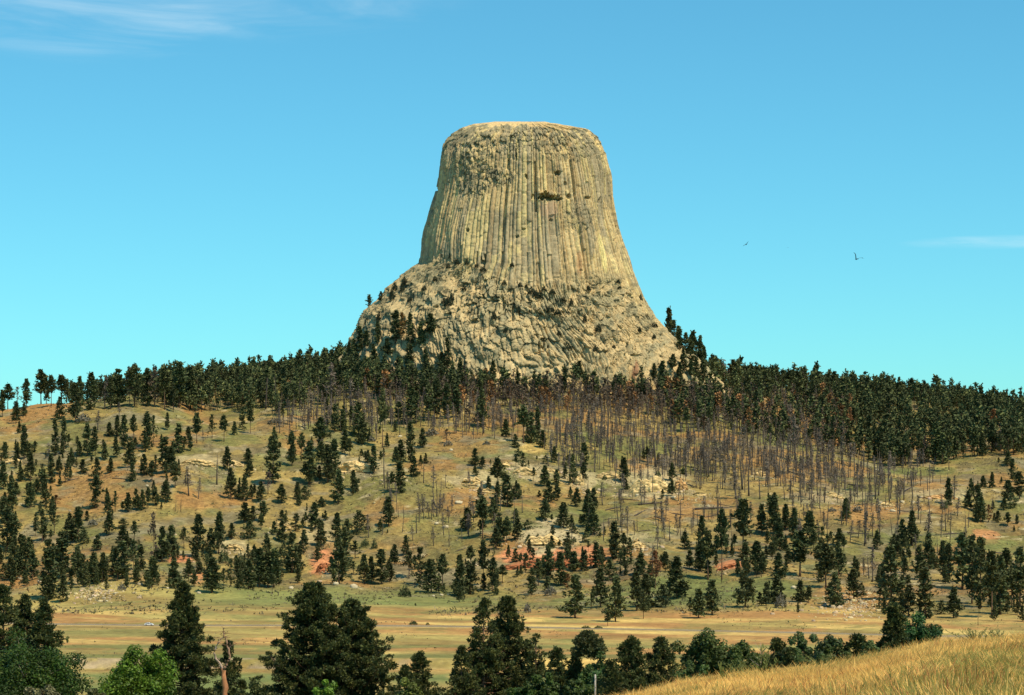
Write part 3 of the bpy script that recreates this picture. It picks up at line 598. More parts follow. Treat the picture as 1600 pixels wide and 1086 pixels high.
# pines growing against and on the rock tower, and along the skyline beside it
T_ROCK = [(577, 485, 462, 9, ''), (595, 470, 456, 9, ''), (562, 548, 512, 13, ''), (572, 552, 520, 12, ''), (591, 545, 505, 10, ''), (618, 535, 488, 18, ''), (628, 540, 492, 14, 'rust'), (641, 545, 493, 12, ''), (658, 548, 506, 12, ''), (672, 536, 494, 16, ''), (1053, 532, 502, 10, ''), (1062, 548, 516, 12, ''), (1072, 556, 522, 12, 'tall'), (1080, 572, 536, 14, ''), (1068, 580, 548, 13, ''), (1052, 590, 556, 13, ''), (1036, 596, 566, 12, ''), (1062, 596, 568, 12, ''), (1022, 596, 570, 12, ''), (545, 560, 536, 12, ''), (584, 572, 540, 14, ''), (606, 570, 532, 14, ''), (640, 575, 540, 14, ''), (665, 580, 546, 14, ''), (690, 585, 553, 12, ''), (720, 588, 560, 12, ''), (770, 592, 566, 12, ''), (905, 592, 566, 14, ''), (1088, 592, 560, 13, ''), (1099, 597, 564, 12, ''), (1079, 597, 566, 12, ''), (1108, 600, 568, 12, ''), (699, 575, 530, 12, ''), (552, 560, 532, 12, '')]
T_SKY = [(1045, 535, 490, 16, ''), (1060, 545, 515, 11, ''), (1083, 570, 524, 18, 'tall'), (1094, 575, 530, 14, 'tall'), (1100, 580, 545, 14, 'cone'), (1117, 595, 558, 14, ''), (1145, 600, 565, 16, 'tall'), (1152, 600, 566, 12, 'tall'), (1170, 603, 574, 15, 'tall'), (1183, 604, 575, 13, 'tall'), (1210, 605, 581, 14, ''), (1233, 607, 583, 16, 'tall'), (1304, 610, 583, 14, 'tall'), (1324, 612, 592, 16, ''), (1388, 618, 590, 12, 'tall'), (1405, 618, 592, 12, ''), (1425, 622, 594, 16, ''), (1466, 625, 594, 14, ''), (1040, 600, 548, 14, ''), (990, 600, 556, 14, 'rust'), (880, 602, 562, 16, ''), (850, 600, 566, 14, '')]
# ------------------------------------------------------------------ place the pines
def pick(h, w, hint, i):
    r_ = w / max(h, 1)
    if hint: return hint
    return 'bushy' if r_ > .75 else ('cone' if r_ > .40 else ('spire' if i % 3 else 'tall'))
rowsT = []
for i, (x, b, tp, w, hint) in enumerate(T):
    if tp < 700 and b < 640 and hint == '' and i % 3 == 0: hint = 'tall'
    p = at(x, b); rowsT.append((p, (b - tp) * p[1] / F, w * p[1] / F, pick(b - tp, w, hint, i), b - tp, x, b))
for i, (x, b, tp, w, hint) in enumerate(T_SKY):
    p = at(x, b); 
    if p[1] > 2600: p = at(x, b + 6)
    if p[1] > 2600: p = np.array(((x - 800) / F * 2450, 2450, float(H((x - 800) / F * 2450, 2450.))))
    hh = (b - tp) * p[1] / F; r0, _ = None, None
    pr_ = proj(p); hh = max(hh, (pr_[1] - tp) * p[1] / F)
    rowsT.append((p, hh, w * p[1] / F, pick(b - tp, w, hint, i), pr_[1] - tp, x, pr_[1]))
for i, (x, b, tp, w, hint) in enumerate(T_ROCK):
    p = on_tower(x, b) if b < 600 else at(x, 590); hh = (proj(p)[1] - tp) * p[1] / F
    rowsT.append((p, hh, w * p[1] / F, pick(b - tp, w, hint, i), b - tp + 40, x, b))
order = sorted(range(len(rowsT)), key=lambda k: -rowsT[k][4])
OWN = order[:292]; REST = order[292:]
pines = []      # (object, px, row, height px, width ratio, kind)
rr = random.Random(5)
for n, k in enumerate(OWN):
    p, hh, ww, kd, hp, x, b = rowsT[k]
    v = KIND[kd][rr.randrange(len(KIND[kd]))]
    s = hh / 20.0; sx = 1.30 * ww / (20.0 * v[2]); s *= 1.08
    e_ = empty('pine_tree', p - np.array((0, 0, .15)), rr.random() * 6.28, (sx, sx, s))
    obj('trunk', v[1], e_); obj('crown', v[0], e_)
    if kd == 'tall' : e_.scale = (sx, sx, s)
    pines.append([e_, x, b, hp, ww / hh, kd])

# the forest on the ridge: one mass of crowns and trunks
def lowpine(seed, cb, ratio, shape, base, nbr=34, ncl=4, nq=1, cs=1.9):
    r = np.random.default_rng(seed); v, f, t = pine_crown(r, 20., cb, ratio, nbr, ncl, nq, cs, shape, 3, gap=.3)
    tv, tf = tube([(0, 0, -1), (0, 0, 9), (0, 0, 17)], [.32, .26, .1], 4)
    return v, f, needle_col(t, base), tv, tf
LOW = [lowpine(300 + i, .30 + .1 * (i % 3), .42, 'round', NEED * (.8 + .1 * i)) for i in range(4)] + [lowpine(310 + i, .12, .42, 'cone', NEED * .95) for i in range(3)]
LOWB = [lowpine(320 + i, .2, .40, 'round', BROWN * 1.0, 16, 3, 1, 1.5) for i in range(3)]
LOWR = [lowpine(330, .25, .48, 'round', RUST)]
def mass(name, pts, hs, pool, seed, mat, lab, cat):
    r = np.random.default_rng(seed); m = MB()
    for p, h in zip(pts, hs):
        v, f, c_, tv, tf = pool[r.integers(len(pool))]
        a = r.random() * 6.28; s = h / 20.; ca_, sa_ = math.cos(a), math.sin(a); w_ = s * r.uniform(.8, 1.15)
        M = np.array(((ca_ * w_, -sa_ * w_, 0), (sa_ * w_, ca_ * w_, 0), (0, 0, s)))
        m.add(v @ M.T + p, f, c_ * r.uniform(.62, 1.4)); m.add(tv @ M.T + p, tf, C3(.16, .10, .065) * r.uniform(.6, 1.2))
    o = m.obj(name, mat); return tag(o, lab, cat, kind='stuff')
MARG = lambda u: np.interp(u, [-400, 0, 120, 260, 330, 460, 560, 640, 700, 800, 900, 1000, 1150, 1200, 1275, 1375, 1475, 1525, 1600, 2000], [590, 612, 632, 640, 645, 645, 622, 634, 640, 640, 642, 655, 682, 692, 708, 726, 730, 714, 712, 715])
r = np.random.default_rng(40)
N0 = 24000
d_ = np.sqrt(r.uniform(1700 ** 2, 2740 ** 2, N0)); u_ = r.uniform(-420, 2020, N0)
x_ = (u_ - 800) / F * d_; z_ = H(x_, d_); row_ = HZ - z_ * F / d_
ins = (row_ < MARG(u_) + 10 * (vn(u_ / 14, d_ / 30, 77) - .5) * 2)
thin = np.where(u_ < 250, .22, np.where((u_ > 540) & (u_ < 1110) & (d_ < 2330), 1.0, np.where(u_ > 1080, .42, .52)))
ins &= r.random(N0) < thin
tw_in = ((x_ - TX0) / 200) ** 2 + ((d_ - TD) / 175) ** 2 < 1.0
ins &= ~tw_in
thin_far = (np.abs(u_ - 800) > 900) & (r.random(N0) < .5)
ins &= ~thin_far
P3 = np.stack([x_, d_, z_], -1)[ins]; hs = r.uniform(15, 25, len(P3)); hs = hs * (1 + .25 * (r.random(len(P3)) < .16))
burnt = (u_[ins] > 560) & (u_[ins] < 1330) & (r.random(len(P3)) < .85 * ss(618, 638, row_[ins]) * (1 - ss(1000, 1100, u_[ins])) + .35 * ss(600, 660, row_[ins]) + .09)
rest_p = [rowsT[k] for k in REST]
gp = P3[~burnt]; gh = hs[~burnt]
mass('pine_forest', gp, gh, LOW, 41, M_forest, 'dense dark green pine forest covering the ridge below the rock tower', 'forest')

# smaller pines between the larger ones on the slope, past the first three hundred
r = np.random.default_rng(44); m = MB()
fill = [(rowsT[k][0], rowsT[k][1] * 1.08, rowsT[k][2] * 1.3, rowsT[k][3]) for k in REST]
cand = [q for q in rowsT if q[6] > 690 and q[3] in ('cone', 'spire', 'tall', 'loose')]
for _ in range(360):
    q = cand[r.integers(len(cand))]; px = q[5] + r.normal(0, 11) + 6 * r.choice((-1, 1)); b = q[6] + r.normal(-3, 7); p = at(px, b)
    hh = min(q[1] * r.uniform(.3, .8), 12.0); fill.append((p, hh, hh * r.uniform(.36, .6), ('cone', 'spire', 'loose', 'tall')[r.integers(4)]))
for (xa, xb_, ra, rb2, cnt) in ((-20, 440, 872, 922, 95), (1370, 1610, 870, 962, 60), (820, 1010, 850, 905, 35), (1100, 1340, 845, 905, 40), (0, 120, 690, 850, 40), (400, 620, 640, 740, 30)):
    k = 0
    while k < cnt:
        px = r.uniform(xa, xb_); b = r.uniform(ra, rb2)
        if vn(px / 26, b / 20, 91) < .42: continue
        p = at(px, b); hh = r.uniform(6.5, 12.0); fill.append((p, hh, hh * r.uniform(.36, .56), ('cone', 'spire', 'loose', 'tall')[r.integers(4)])); k += 1
for p, hh, ww, kd in fill:
    q = KIND[kd][r.integers(len(KIND[kd]))]; v, f, t = q[3]; a = r.random() * 6.28; s = hh / 20; w_ = ww / (20 * q[2]); ca_, sa_ = math.cos(a) * w_, math.sin(a) * w_
    M_ = np.array(((ca_, -sa_, 0), (sa_, ca_, 0), (0, 0, s)))
    m.add(v @ M_.T + p, f, needle_col(t, RUST if kd == 'rust' else BROWN if kd == 'brown' else NEED) * r.uniform(.75, 1.2)); tv, tf = tube([(0, 0, -1), (0, 0, 9), (0, 0, 18)], [.3, .24, .05], 4); m.add(tv @ M_.T + p, tf, BARK)
tag(m.obj('young_pines', M_forest), 'small pines filling in between the larger pines on the slope', 'young pines', kind='stuff')

# dead, burnt trees
def snag_mesh(seed, fuzzy):
    r = np.random.default_rng(seed); m = MB()
    col = C3(.13, .108, .082) if fuzzy else C3(.105, .086, .066)
    lean_ = r.normal(0, .02, 2); top_ = 20 * r.uniform(.86, 1)
    p = np.array([(lean_[0] * z, lean_[1] * z, z) for z in (-.6, 3, 8, 14, top_)]); v, f = tube(p, [.48, .42, .34, .22, .06], 5); m.add(v, f, col)
    nb = 46 if fuzzy else 20
    for i in range(nb):
        z = r.uniform(.30, .97) * top_; L = (1.06 - z / top_) * (4.2 if fuzzy else 3.4) * r.uniform(.5, 1.1) + .5; a = r.random() * 6.28
        b = np.array((lean_[0] * z, lean_[1] * z, z)); e2 = b + np.array((math.cos(a) * L, math.sin(a) * L, L * r.uniform(-.25, .5)))
        w_ = .07 if fuzzy else .09
        v, f = tube([b, (b + e2) / 2 + (0, 0, .15 * L), e2], [w_, w_ * .8, .03], 3); m.add(v, f, col * r.uniform(.8, 1.3))
    if fuzzy:
        n = 120; z = r.uniform(.35, 1, n) * top_; a = r.random(n) * 6.28; L = (1.08 - z / top_) * 3.6 * np.sqrt(r.random(n)) + .2
        ct = np.stack([np.cos(a) * L, np.sin(a) * L, z], -1); d1 = r.normal(0, 1, (n, 3)) * .55; d2 = r.normal(0, 1, (n, 3)) * .12
        m.add(np.stack([ct - d1 - d2, ct - d1 + d2, ct + d1 + d2, ct + d1 - d2], 1).reshape(-1, 3), np.arange(n * 4).reshape(n, 4), C3(.155, .125, .094))
    return m
SNAGM = [snag_mesh(400 + i, i % 2 == 0) for i in range(8)]
SNAG = [s.mesh('dead_tree', M_dead) for s in SNAGM]
S_LIST = []
def sblock(x0, y0, k, txt):
    for it in txt.split(';'):
        q = [float(a) for a in it.split()]
        if len(q) == 3: S_LIST.append((x0 + q[0] / k, y0 + q[1] / k, (q[1] - q[2]) / k))
sblock(0, 540, 4, "655 400 200;300 760 620;1355 870 680;1180 940 750;1240 960 820;1130 1040 950;1095 1040 960;610 530 400;745 450 350;470 600 540;1270 600 500")
sblock(400, 540, 4, "800 850 650;1040 1040 930;1150 1040 930;880 1040 950;470 400 100;590 420 220;840 480 290;130 410 200;60 400 180;230 440 300;380 440 280;330 460 300;270 380 210;440 400 230;550 400 240;700 470 330;720 500 400;760 480 320")
sblock(800, 540, 4, "565 1000 860;550 660 530;600 640 450;680 660 560;740 690 560;800 720 600;870 740 560;900 760 480;950 760 600;985 760 560;1040 720 560;1090 820 600;1110 640 500;1165 850 700;1175 900 680;1200 800 560;1230 820 640;1270 800 590;1300 760 600;1330 860 680;1390 900 640;1400 960 720;1440 900 660;1480 940 720;1550 960 780;1565 820 660;1500 700 560;1350 700 560;600 560 380;400 640 430;330 620 420;280 640 470;440 600 420;480 590 400;520 600 430;640 620 440")
sblock(1200, 540, 4, "60 880 700;130 800 620;165 720 560;240 770 690;270 960 800;210 980 850;190 970 840;350 980 880;560 900 730;580 840 720;650 830 740;670 960 760;690 940 770;720 920 800;760 980 820;810 1010 850;1080 860 790;245 690 540;170 730 420;460 740 560;510 760 600;540 780 620;600 780 620;480 900 780;560 940 780;1040 780 690;1000 1030 960")
sblock(400, 780, 3.55, "890 190 60;905 130 20;985 260 160;1010 130 60;1020 80 0;1160 120 20;790 100 20;820 110 30;870 230 150;930 110 -10;960 110 10;700 200 120")
sblock(800, 780, 3.55, "540 180 110;575 130 50;695 180 80;680 200 120;800 150 40;810 190 80;845 220 110;875 230 110;640 210 150;790 60 -30;1090 120 50;1110 130 60;1340 330 250;780 400 250;700 420 330;1215 170 60;1325 130 20")
sblock(1200, 780, 3.55, "540 250 0;535 260 60;610 110 -10;580 460 260;560 440 300;530 420 330;640 430 300;890 250 60;890 200 20;985 180 70;1010 240 140;1100 190 60;1090 270 160;940 300 200;500 220 120;455 240 110;1240 60 -40;1165 700 630;620 230 60;960 210 90;820 320 200;720 230 130;310 130 30;330 120 10")
sn_all = [(x, b, h) for x, b, h in S_LIST]
r = np.random.default_rng(50); tries = 0
def sdens(u, w):
    a = ss(600, 622, w) * (1 - ss(660, 695, w)) * ss(420, 470, u) * (1 - ss(980, 1020, u)) * 1.0
    b2 = ss(835, 880, u) * (1 - ss(1290, 1340, u)) * ss(600, 625, w) * (1 - ss(690 + (u - 900) * .13, 760 + (u - 900) * .13, w)) * 1.0
    c2 = ss(1260, 1300, u) * (1 - ss(1430, 1470, u)) * ss(700, 720, w) * (1 - ss(770, 800, w)) * .55
    d2 = ss(880, 950, u) * (1 - ss(1500, 1560, u)) * ss(720, 750, w) * (1 - ss(830, 870, w)) * .09
    e2 = ss(560, 600, u) * (1 - ss(800, 860, u)) * ss(740, 760, w) * (1 - ss(840, 860, w)) * .05
    return np.maximum.reduce([a, b2, c2, d2, e2])
SN_EXTRA = []
while len(SN_EXTRA) < 2300:
    u = r.uniform(400, 1580); w = r.uniform(588, 870)
    if r.random() < sdens(u, w): SN_EXTRA.append((u, w))
pp_ = [at(x, b) for x, b, h in sn_all]; hh_ = [h * p[1] / F for (x, b, h), p in zip(sn_all, pp_)]
for u, w in SN_EXTRA:
    p = at(u, w)
    if p[1] < 2600: pp_.append(p); hh_.append(r.uniform(11, 19)); sn_all.append((u, w, hh_[-1] * F / p[1]))
odr = sorted(range(len(sn_all)), key=lambda k: (0 if k < len(S_LIST) else 1, pp_[k][1]))
snags = []
for k in odr[:296]:
    i = rr.randrange(8); x, b, h = sn_all[k]; s = hh_[k] / 20 * 1.05
    o = obj('dead_tree', SNAG[i]); o.location = pp_[k]; o.rotation_euler = (rr.gauss(0, .05), rr.gauss(0, .05), rr.random() * 6.28); sx = s * rr.uniform(.85, 1.2); o.scale = (sx, sx, s)
    snags.append([o, x, b, h, i % 2 == 0])
m = MB()
for k in odr[296:]:
    q = SNAGM[rr.randrange(8)]; a = rr.random() * 6.28; s = hh_[k] / 20; ca_, sa_ = math.cos(a) * s, math.sin(a) * s; off_ = 0
    for v, c_ in zip(q.v, q.c): pass
    v = np.concatenate(q.v); fs = [np.concatenate(g) for g in q.f.values() if g]
    m.add(v @ np.array(((ca_, -sa_, 0), (sa_, ca_, 0), (0, 0, s))).T + pp_[k], fs, np.concatenate(q.c) * rr.uniform(.8, 1.5))
tag(m.obj('burnt_forest', M_dead), 'grey brown stand of burnt pine trunks below the tower', 'burnt forest', kind='stuff')
bp_ = P3[burnt]
mass('scorched_forest', bp_, hs[burnt] * .95, LOWB + LOWB + LOWB + LOWR, 43, M_forest, 'brown scorched pines mixed through the upper edge of the burnt stand', 'forest')

# ------------------------------------------------------------------ rocks
def outcrop(seed, L, Hh, D, strata=4, cave=False):
    """layered ledge: ring sections along its length, stepped by strata, closed all round"""
    r = np.random.default_rng(seed); nl = max(24, int(L / .8)); nz = 16
    tl = np.linspace(0, 1, nl); ends = np.clip(np.sin(tl * np.pi), 0, 1) ** .45
    hgt = Hh * ends * (.55 + .6 * fbm(tl * 6 + seed, tl * 0, 3, seed)) + .15
    tz = np.linspace(0, 1, nz); LL, ZZ_ = np.meshgrid(tl, tz, indexing='ij')
    lay = np.floor(ZZ_ * strata + .6 * vn(LL * 5, LL * 0, seed)); st_ = (hsh(lay, np.floor(LL * L / 5 + lay * .37), seed) - .45)
    f1_, f2_, id_ = worley(LL * L / 3.2, ZZ_ * Hh / 1.6, seed)
    y = -D * .5 * ends[:, None] * (1.05 - .45 * ZZ_ ** 2) - 1.6 * st_ * ends[:, None] - (id_ - .5) * 1.1 + .8 * ss(.2, 0, f2_ - f1_)
    if cave: y = y + 3.6 * ss(1.1, .5, ((LL - .22) / .16) ** 2 + ((ZZ_ - .38) / .26) ** 2)
    x = (LL - .5) * L + (vn(LL * 40, ZZ_ * 9, seed + 4) - .5) * .8; z = ZZ_ * hgt[:, None] - .5
    back = np.stack([x[:, -1], D * .5 * ends + .5, z[:, -1] - .2], -1); bot = np.stack([x[:, 0], D * .5 * ends + .5, z[:, 0] * 0 - .8], -1)
    ring = np.concatenate([np.stack([x, y, z], -1), back[:, None], bot[:, None]], 1); k = nz + 2
    ii = np.arange(nl * k).reshape(nl, k)
    q = np.stack([ii[:-1], ii[1:], np.roll(ii[1:], -1, 1), np.roll(ii[:-1], -1, 1)], -1).reshape(-1, 4)
    tone = .8 + .4 * hsh(lay, np.floor(LL * L / 4), seed + 9); tone = np.concatenate([tone, tone[:, -1:], tone[:, -1:]], 1).reshape(-1)
    return ring.reshape(-1, 3), q, tone
def boulder(seed, flat=.7):
    r = np.random.default_rng(seed); n, k = 9, 7
    th = np.linspace(0, 2 * np.pi, n, endpoint=False); phh = np.linspace(.12, np.pi - .12, k); A_, B_ = np.meshgrid(th, phh, indexing='ij')
    v = np.stack([np.cos(A_) * np.sin(B_), np.sin(A_) * np.sin(B_), np.cos(B_) * flat], -1).reshape(-1, 3)
    v *= r.uniform(.72, 1.2, (len(v), 1)); v = np.sign(v) * np.abs(v) ** .75
    ii = np.arange(n * k).reshape(n, k)
    q = np.stack([ii[:, :-1], ii[:, 1:], np.roll(ii, -1, 0)[:, 1:], np.roll(ii, -1, 0)[:, :-1]], -1).reshape(-1, 4)
    v = np.concatenate([v, [[0, 0, flat], [0, 0, -flat]]]); a = ii[:, 0]; b = ii[:, -1]
    t3 = np.concatenate([np.stack([a, np.roll(a, -1), np.full(n, n * k)], -1), np.stack([np.roll(b, -1), b, np.full(n, n * k + 1)], -1)])
    return v, q, t3
SANDC = C3(.70, .50, .22)
LEDGE = [(556, 737, 62, 20, 'yellow sandstone ledge with a dark hollow below the slope brow', True, 1.12), (308, 726, 60, 11, 'low broken sandstone ledge on the open left slope', False, 1.0), (365, 727, 36, 9, 'small pale ledge beside the low broken ledge on the left slope', False, 1.0),
         (737, 757, 34, 13, 'pale ledge with a hollow mouth on the middle slope', True, 1.1), (820, 742, 38, 12, 'sandy ledge under two pines on the middle slope', False, 1.0), (905, 757, 16, 17, 'short blocky rock standing above the middle slope pines', False, 1.1), (950, 746, 40, 10, 'low scattered ledge left of the tall yellow cliff', False, .95),
         (1015, 768, 66, 28, 'tall yellow sandstone cliff with fallen blocks on the middle slope', False, 1.15), (1064, 764, 22, 17, 'orange tinted rock face at the end of the yellow cliff', False, .95), (1304, 777, 32, 8, 'low pale ledge among the burnt trunks', False, 1.0), (1470, 779, 60, 8, 'long thin pale ledge on the orange right slope', False, 1.0),
         (366, 858, 30, 11, 'pale rocky face in the pines on the left slope', False, 1.0), (997, 857, 26, 16, 'rounded pale rock knob above the lower pines', False, 1.0), (150, 926, 18, 6, 'yellow slab on the stony mound at the meadow edge', False, 1.15), (785, 728, 26, 8, 'narrow sandy ledge right of the lone slope pines', False, 1.05), (862, 738, 30, 9, 'broken yellow ledge above the middle slope pines', False, 1.1), (925, 770, 26, 8, 'small ledge low between the middle pines', False, 1.0), (762, 770, 26, 8, 'bright low ledge just under the hollow mouthed one', False, 1.1), (1095, 775, 26, 8, 'small ledge at the edge of the burnt trunks', False, 1.0), (20, 724, 30, 10, 'pale ledge cut by the left edge', False, 1.0), (620, 748, 26, 7, 'thin ledge right of the dark hollow ledge', False, 1.05), (1385, 790, 30, 7, 'pale rubble ledge under the dead trunks on the right', False, 1.0), (1190, 742, 24, 7, 'small pale outcrop inside the burnt stand', False, 1.0), (440, 822, 30, 9, 'pale stony face among the lower left pines', False, .95), (850, 851, 60, 17, 'bleached pale cliff above the red clay bank', False, 1.1),
         (860, 888, 170, 16, 'long red clay bank cut into the foot of the hill', False, 0), (505, 893, 22, 18, 'short red clay gully bank on the left slope', False, 0), (1138, 888, 40, 8, 'small orange clay bank between the right hand pines', False, 0)]
LM = []      # landmarks used in labels: phrase, px, row
for i, (px, b, w, h, lab, cave, tn) in enumerate(LEDGE):
    p = at(px, b); s = p[1] / F; v, q, t = outcrop(500 + i, w * s, h * s, min(h * s * 1.1, 9), 3 + i % 3, cave)
    red = tn == 0
    base = C3(.44, .165, .07) if red else SANDC * tn * (C3(1, .82, .75) if 'orange' in lab else 1)
    o = obj('clay_bank' if red else 'sandstone_ledge', build_mesh('clay_bank' if red else 'sandstone_ledge', v, q, base * t[:, None], M_sand))
    # follow the ground along the ledge
    me = o.data; co = np.array([c_.co[:] for c_ in me.vertices]); gx = p[0] + co[:, 0]
    gz = H(gx, np.full(len(gx), p[1])) - p[2]
    tilt = (H(p[0] + 0 * gx, p[1] + co[:, 1]) - p[2])
    co[:, 2] += gz + np.maximum(tilt, 0) * .6; me.vertices.foreach_set('co', co.astype(np.float32).ravel()); me.update()
    o.location = p; tag(o, lab, 'clay bank' if red else 'rock ledge', 'clay banks on the hillside' if red else 'rock ledges on the hillside')
BL = [boulder(600 + i, .55 + .1 * (i % 4)) for i in range(6)]
BM = [build_mesh('boulder', v, [q, t3], np.broadcast_to(C3(.58, .49, .31), v.shape), M_sand) for v, q, t3 in BL]
B_LIST = [(717, 787, 12), (757, 755, 6), (300, 908, 6), (262, 920, 5), (311, 928, 7), (63, 910, 9), (30, 905, 10), (455, 920, 9), (525, 914, 10), (553, 919, 12), (696, 825, 11), (682, 820, 8), (1410, 785, 7), (1395, 800, 10), (1190, 660, 7), (1060, 700, 7), (1085, 735, 7), (1240, 920, 10), (690, 931, 6), (677, 932, 5), (700, 930, 4), (140, 938, 6), (127, 934, 5), (167, 940, 5), (180, 928, 6), (219, 914, 9), (230, 760, 5), (905, 756, 8), (1215, 676, 6), (1150, 710, 6), (1052, 779, 9), (995, 775, 7), (1390, 945, 5), (1345, 950, 4), (1320, 962, 4), (580, 688, 9), (625, 683, 7), (508, 668, 5), (705, 704, 6), (1370, 735, 6), (5, 712, 8), (15, 725, 7)]
bould = []
for i, (px, b, w) in enumerate(B_LIST):
    p = at(px, b); s = w * p[1] / F / 2
    o = obj('boulder', BM[i % 6]); o.location = p + np.array((0, 0, s * .25)); o.scale = (s, s * .9, s * rr.uniform(.75, 1)); o.rotation_euler = (rr.uniform(-.2, .2), rr.uniform(-.2, .2), rr.random() * 6)
    bould.append([o, px, b, w])
# loose stones too many to count
m = MB(); r = np.random.default_rng(60)
nst = 0
while nst < 3600:
    if r.random() < .6:
        q = LEDGE[r.integers(len(LEDGE))]; px = q[0] + r.normal(0, q[2] * .55); b = q[1] + abs(r.normal(0, 10)) - 4
        if q[6] == 0 and r.random() < .8: continue
    elif r.random() < .3:
        px, b = r.normal(1330, 35), r.normal(945, 12)
    elif r.random() < .3:
        px, b = r.normal(150, 28), r.normal(926, 9)
    else:
        px, b = r.uniform(-50, 1650), r.uniform(640, 900)
        if r.random() > ss(.45, .65, float(fbm(px / 60, b / 30, 3, 66))): continue
    p = at(px, b)
    if p[1] > 2300: continue
    v, q4, t3 = BL[r.integers(6)]; s = r.uniform(.22, .7) * (1 + 1.6 * (r.random() < .10))
    m.add(v * s + p, [q4, t3], C3(.54, .45, .28) * r.uniform(.6, 1.25) * (1, r.uniform(.85, 1), r.uniform(.7, 1))); nst += 1
tag(m.obj('loose_stones', M_sand), 'pale loose stones littering the dry slope', 'stones', kind='stuff')

# fallen burnt logs
def log_mesh(seed):
    r = np.random.default_rng(seed); m = MB(); v, f = tube([(-6, 0, .2), (-2, .15, .3), (2, -.1, .3), (6, .1, .35)], [.30, .28, .22, .1], 6); m.add(v, f, C3(.11, .085, .07))
    for i in range(9):
        x = r.uniform(-1, 5.5); L = r.uniform(.8, 2.2); v, f = tube([(x, 0, .3), (x + .5 * L, r.normal(0, .6) * L, .3 + abs(r.normal(0, .5)) * L)], [.08, .03], 3); m.add(v, f, C3(.11, .085, .07))
    return m.mesh('fallen_log', M_dead)
LGM = [log_mesh(700 + i) for i in range(4)]
L_LIST = [(210, 700, 40, -35), (110, 752, 30, 15), (190, 750, 30, -8), (460, 675, 16, 55), (475, 670, 14, -50), (1020, 788, 50, 15), (985, 782, 30, -30), (960, 795, 34, 30), (1000, 803, 26, 50), (1060, 805, 40, -12), (1115, 796, 60, 5), (1080, 760, 26, -45), (690, 706, 24, 8), (1150, 745, 20, -45), (1340, 760, 30, -40), (1420, 765, 26, 40), (1240, 740, 24, -35), (1350, 790, 22, -30), (1010, 830, 26, 10), (1035, 812, 30, -35), (700, 800, 18, -40), (720, 860, 20, 40), (680, 790, 16, -70), (1110, 808, 30, 20), (1345, 835, 44, 4), (1415, 800, 26, -30), (1490, 835, 36, 8), (1560, 865, 30, -25), (955, 812, 22, -20), (590, 745, 24, 10), (250, 690, 20, 20), (620, 765, 18, -15), (1130, 790, 22, -30), (830, 705, 14, 10), (1370, 840, 24, -28), (1210, 655, 14, 20)]
logs = []
for i, (px, b, w, a) in enumerate(L_LIST):
    p = at(px, b); L = max(5, w * p[1] / F / max(.45, math.cos(math.radians(a)))); s = L / 12.
    dirv = np.array((math.cos(math.radians(a)), math.sin(math.radians(a)) * 1.6)); e1 = p[:2] + dirv * L / 2; e0 = p[:2] - dirv * L / 2
    dz = float(H(e1[0], e1[1]) - H(e0[0], e0[1])); ln = np.hypot(dirv[0] * L, dirv[1] * L)
    o = obj('fallen_log', LGM[i % 4]); o.location = p + np.array((0, 0, .15)); o.scale = (s, max(.7, s), max(.7, s)); o.rotation_euler = (0, -math.atan2(dz, ln), math.atan2(dirv[1], dirv[0]))
    logs.append([o, px, b, w, a])

# brush and shrubs
def brush_mesh(seed, w, h, n, col, name, tw=.10, mat=None):
    r = np.random.default_rng(seed); a = r.random(n) * 6.28; rad = np.sqrt(r.random(n)) * w; z = h * (1 - (rad / w) ** 2 * .75) * r.uniform(.25, 1, n)
    ct = np.stack([np.cos(a) * rad, np.sin(a) * rad, z], -1); d1 = ct * (.35, .35, .5) / max(h, .3) + r.normal(0, .5, (n, 3)); d1 /= np.linalg.norm(d1, axis=1, keepdims=True); d2 = np.cross(d1, r.normal(0, 1, (n, 3))); d2 /= np.linalg.norm(d2, axis=1, keepdims=True)
    s = tw * w * r.uniform(1, 2.4, (n, 1)); v = np.stack([ct - d1 * s - d2 * s * .25, ct - d1 * s + d2 * s * .25, ct + d1 * s + d2 * s * .3, ct + d1 * s - d2 * s * .3], 1).reshape(-1, 3); v[:, 2] = np.maximum(v[:, 2], -.05)
    return build_mesh(name, v, np.arange(4 * n).reshape(n, 4), np.repeat(col * r.uniform(.65, 1.35, (n, 1)), 4, 0), mat or M_brush)
SHM = [brush_mesh(800 + i, 1, 1.1, 200, (C3(.085, .10, .04), C3(.19, .17, .12), C3(.06, .075, .03))[i % 3], 'shrub') for i in range(6)]
